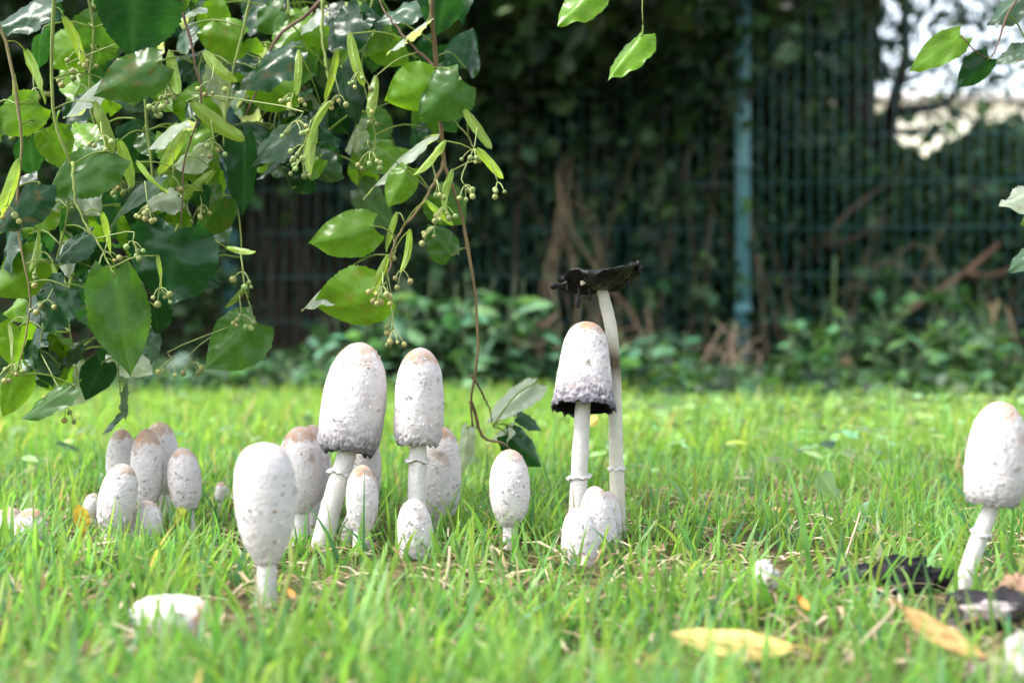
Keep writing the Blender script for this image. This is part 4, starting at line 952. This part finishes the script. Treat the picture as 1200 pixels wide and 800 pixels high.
# bracts with fruit
BR = [(0, .2), (.08, .6), (.2, .85), (.45, 1), (.7, .95), (.88, .75), (.96, .45), (1, .05)]
def fruit_bunch(px, py, d, ang, L, bract=True, n=5):
    a = P(px, py, d); dd, v, o = nearest(a)
    ang += random.uniform(-.5, .5); ax = Vector((math.cos(ang), random.uniform(-.5, .5), -abs(math.sin(ang)))).normalized(); Lw = L * K * d
    if bract:
        V, F, U = leaf_geo(Lw, Lw * random.uniform(.16, .26), random.uniform(-.3, .4), random.uniform(.1, .7), rows=16, cols=7, serr=0, lobe=.05, tab=BR, twist=random.uniform(-1.8, 1.8), seed=px, wave=.15)
        n0 = Vector((random.uniform(-.6, .6), -1, random.uniform(-.2, .8))); V = place(V, a, ax, n0); mb = MB(); mb.add(V, F, vein_col(U, np.array((.2, .3, .06)) * random.uniform(.7, 1.4), px * .1, .3)); mb.tube(spline([v, (v + a) / 2 + Vector((0, 0, .004)), a], 6), [.0006] * 6, 5, (.25, .3, .1)); obj('bract', mb.mesh('bract', [M_LEAF]), o)
    s0 = a + ax * Lw * .45; s1 = s0 + Vector((random.uniform(-.006, .006), random.uniform(-.01, .0), -random.uniform(.01, .02)))
    mb = MB(); mb.tube(spline([s0 if bract else v, (s0 + s1) / 2, s1], 6), [.0005] * 6, 5, (.25, .3, .1))
    for k in range(n):
        e = s1 + Vector((random.uniform(-.011, .011), random.uniform(-.01, .01), -random.uniform(.004, .014))); mb.tube(spline([s1, (s1 + e) / 2 + Vector((0, 0, .002)), e], 5), [.0004] * 5, 5, (.26, .31, .1))
        r = random.uniform(.0015, .0029); mb.tube([e + Vector((0, 0, z * r)) for z in (1, .9, .6, .2, -.25, -.65, -.92, -1)], [r * x for x in (.05, .42, .8, .98, .97, .76, .4, .05)], 8, np.array((.25, .31, .1)) * random.uniform(.6, 1.2) * np.array((random.uniform(.85, 1.35), 1, 1)))
    f = obj('fruit_bunch', mb.mesh('fruit_bunch', [M_STALK]), o); tag(f, kind='stuff')
for (px, py, an, L, br) in ((75, 20, 1.2, 60, 1), (85, 45, 1.9, 50, 0), (30, 60, 1.3, 70, 1), (15, 90, 1.8, 70, 1), (225, 120, 1.2, 75, 1), (200, 60, 1.5, 60, 1), (195, 85, 1.6, 40, 0), (240, 60, 1.3, 55, 1), (140, 165, 1.5, 60, 1), (160, 190, 1.2, 60, 1), (165, 240, 1.6, 50, 0), (215, 155, 1.8, 60, 1),
    (250, 200, 2.0, 55, 1), (265, 290, .6, 45, 1), (290, 330, 2.2, 40, 1), (205, 385, 1.6, 30, 0), (225, 385, 1.4, 30, 0), (45, 270, 1.9, 50, 1), (60, 310, 1.3, 55, 1), (70, 420, 1.6, 40, 0), (75, 445, 1.4, 30, 0), (20, 190, 1.7, 75, 1), (350, 60, 1.9, 60, 1), (385, 120, 2.2, 65, 1), (345, 95, 1.6, 50, 0),
    (370, 150, 1.8, 60, 1), (440, 90, 1.7, 55, 1), (440, 145, 1.5, 30, 0), (395, 60, 1.3, 60, 1), (545, 130, 1.2, 55, 1), (560, 175, .7, 50, 1), (520, 165, 2.4, 60, 1), (530, 200, 1.8, 55, 1), (465, 250, 2.3, 50, 1), (480, 270, 1.2, 50, 1), (455, 300, 1.7, 45, 1), (500, 235, 1.0, 45, 1), (450, 330, 1.3, 40, 0), (460, 345, 1.8, 30, 0), (545, 180, 1.6, 40, 0), (410, 40, 1.4, 60, 1), (110, 120, 1.5, 60, 1), (185, 300, 1.2, 45, 1), (120, 250, 1.7, 50, 1), (10, 380, 1.2, 50, 1)):
    fruit_bunch(px, py, random.uniform(1.1, 1.2), an, L, bool(br), random.randint(3, 8))
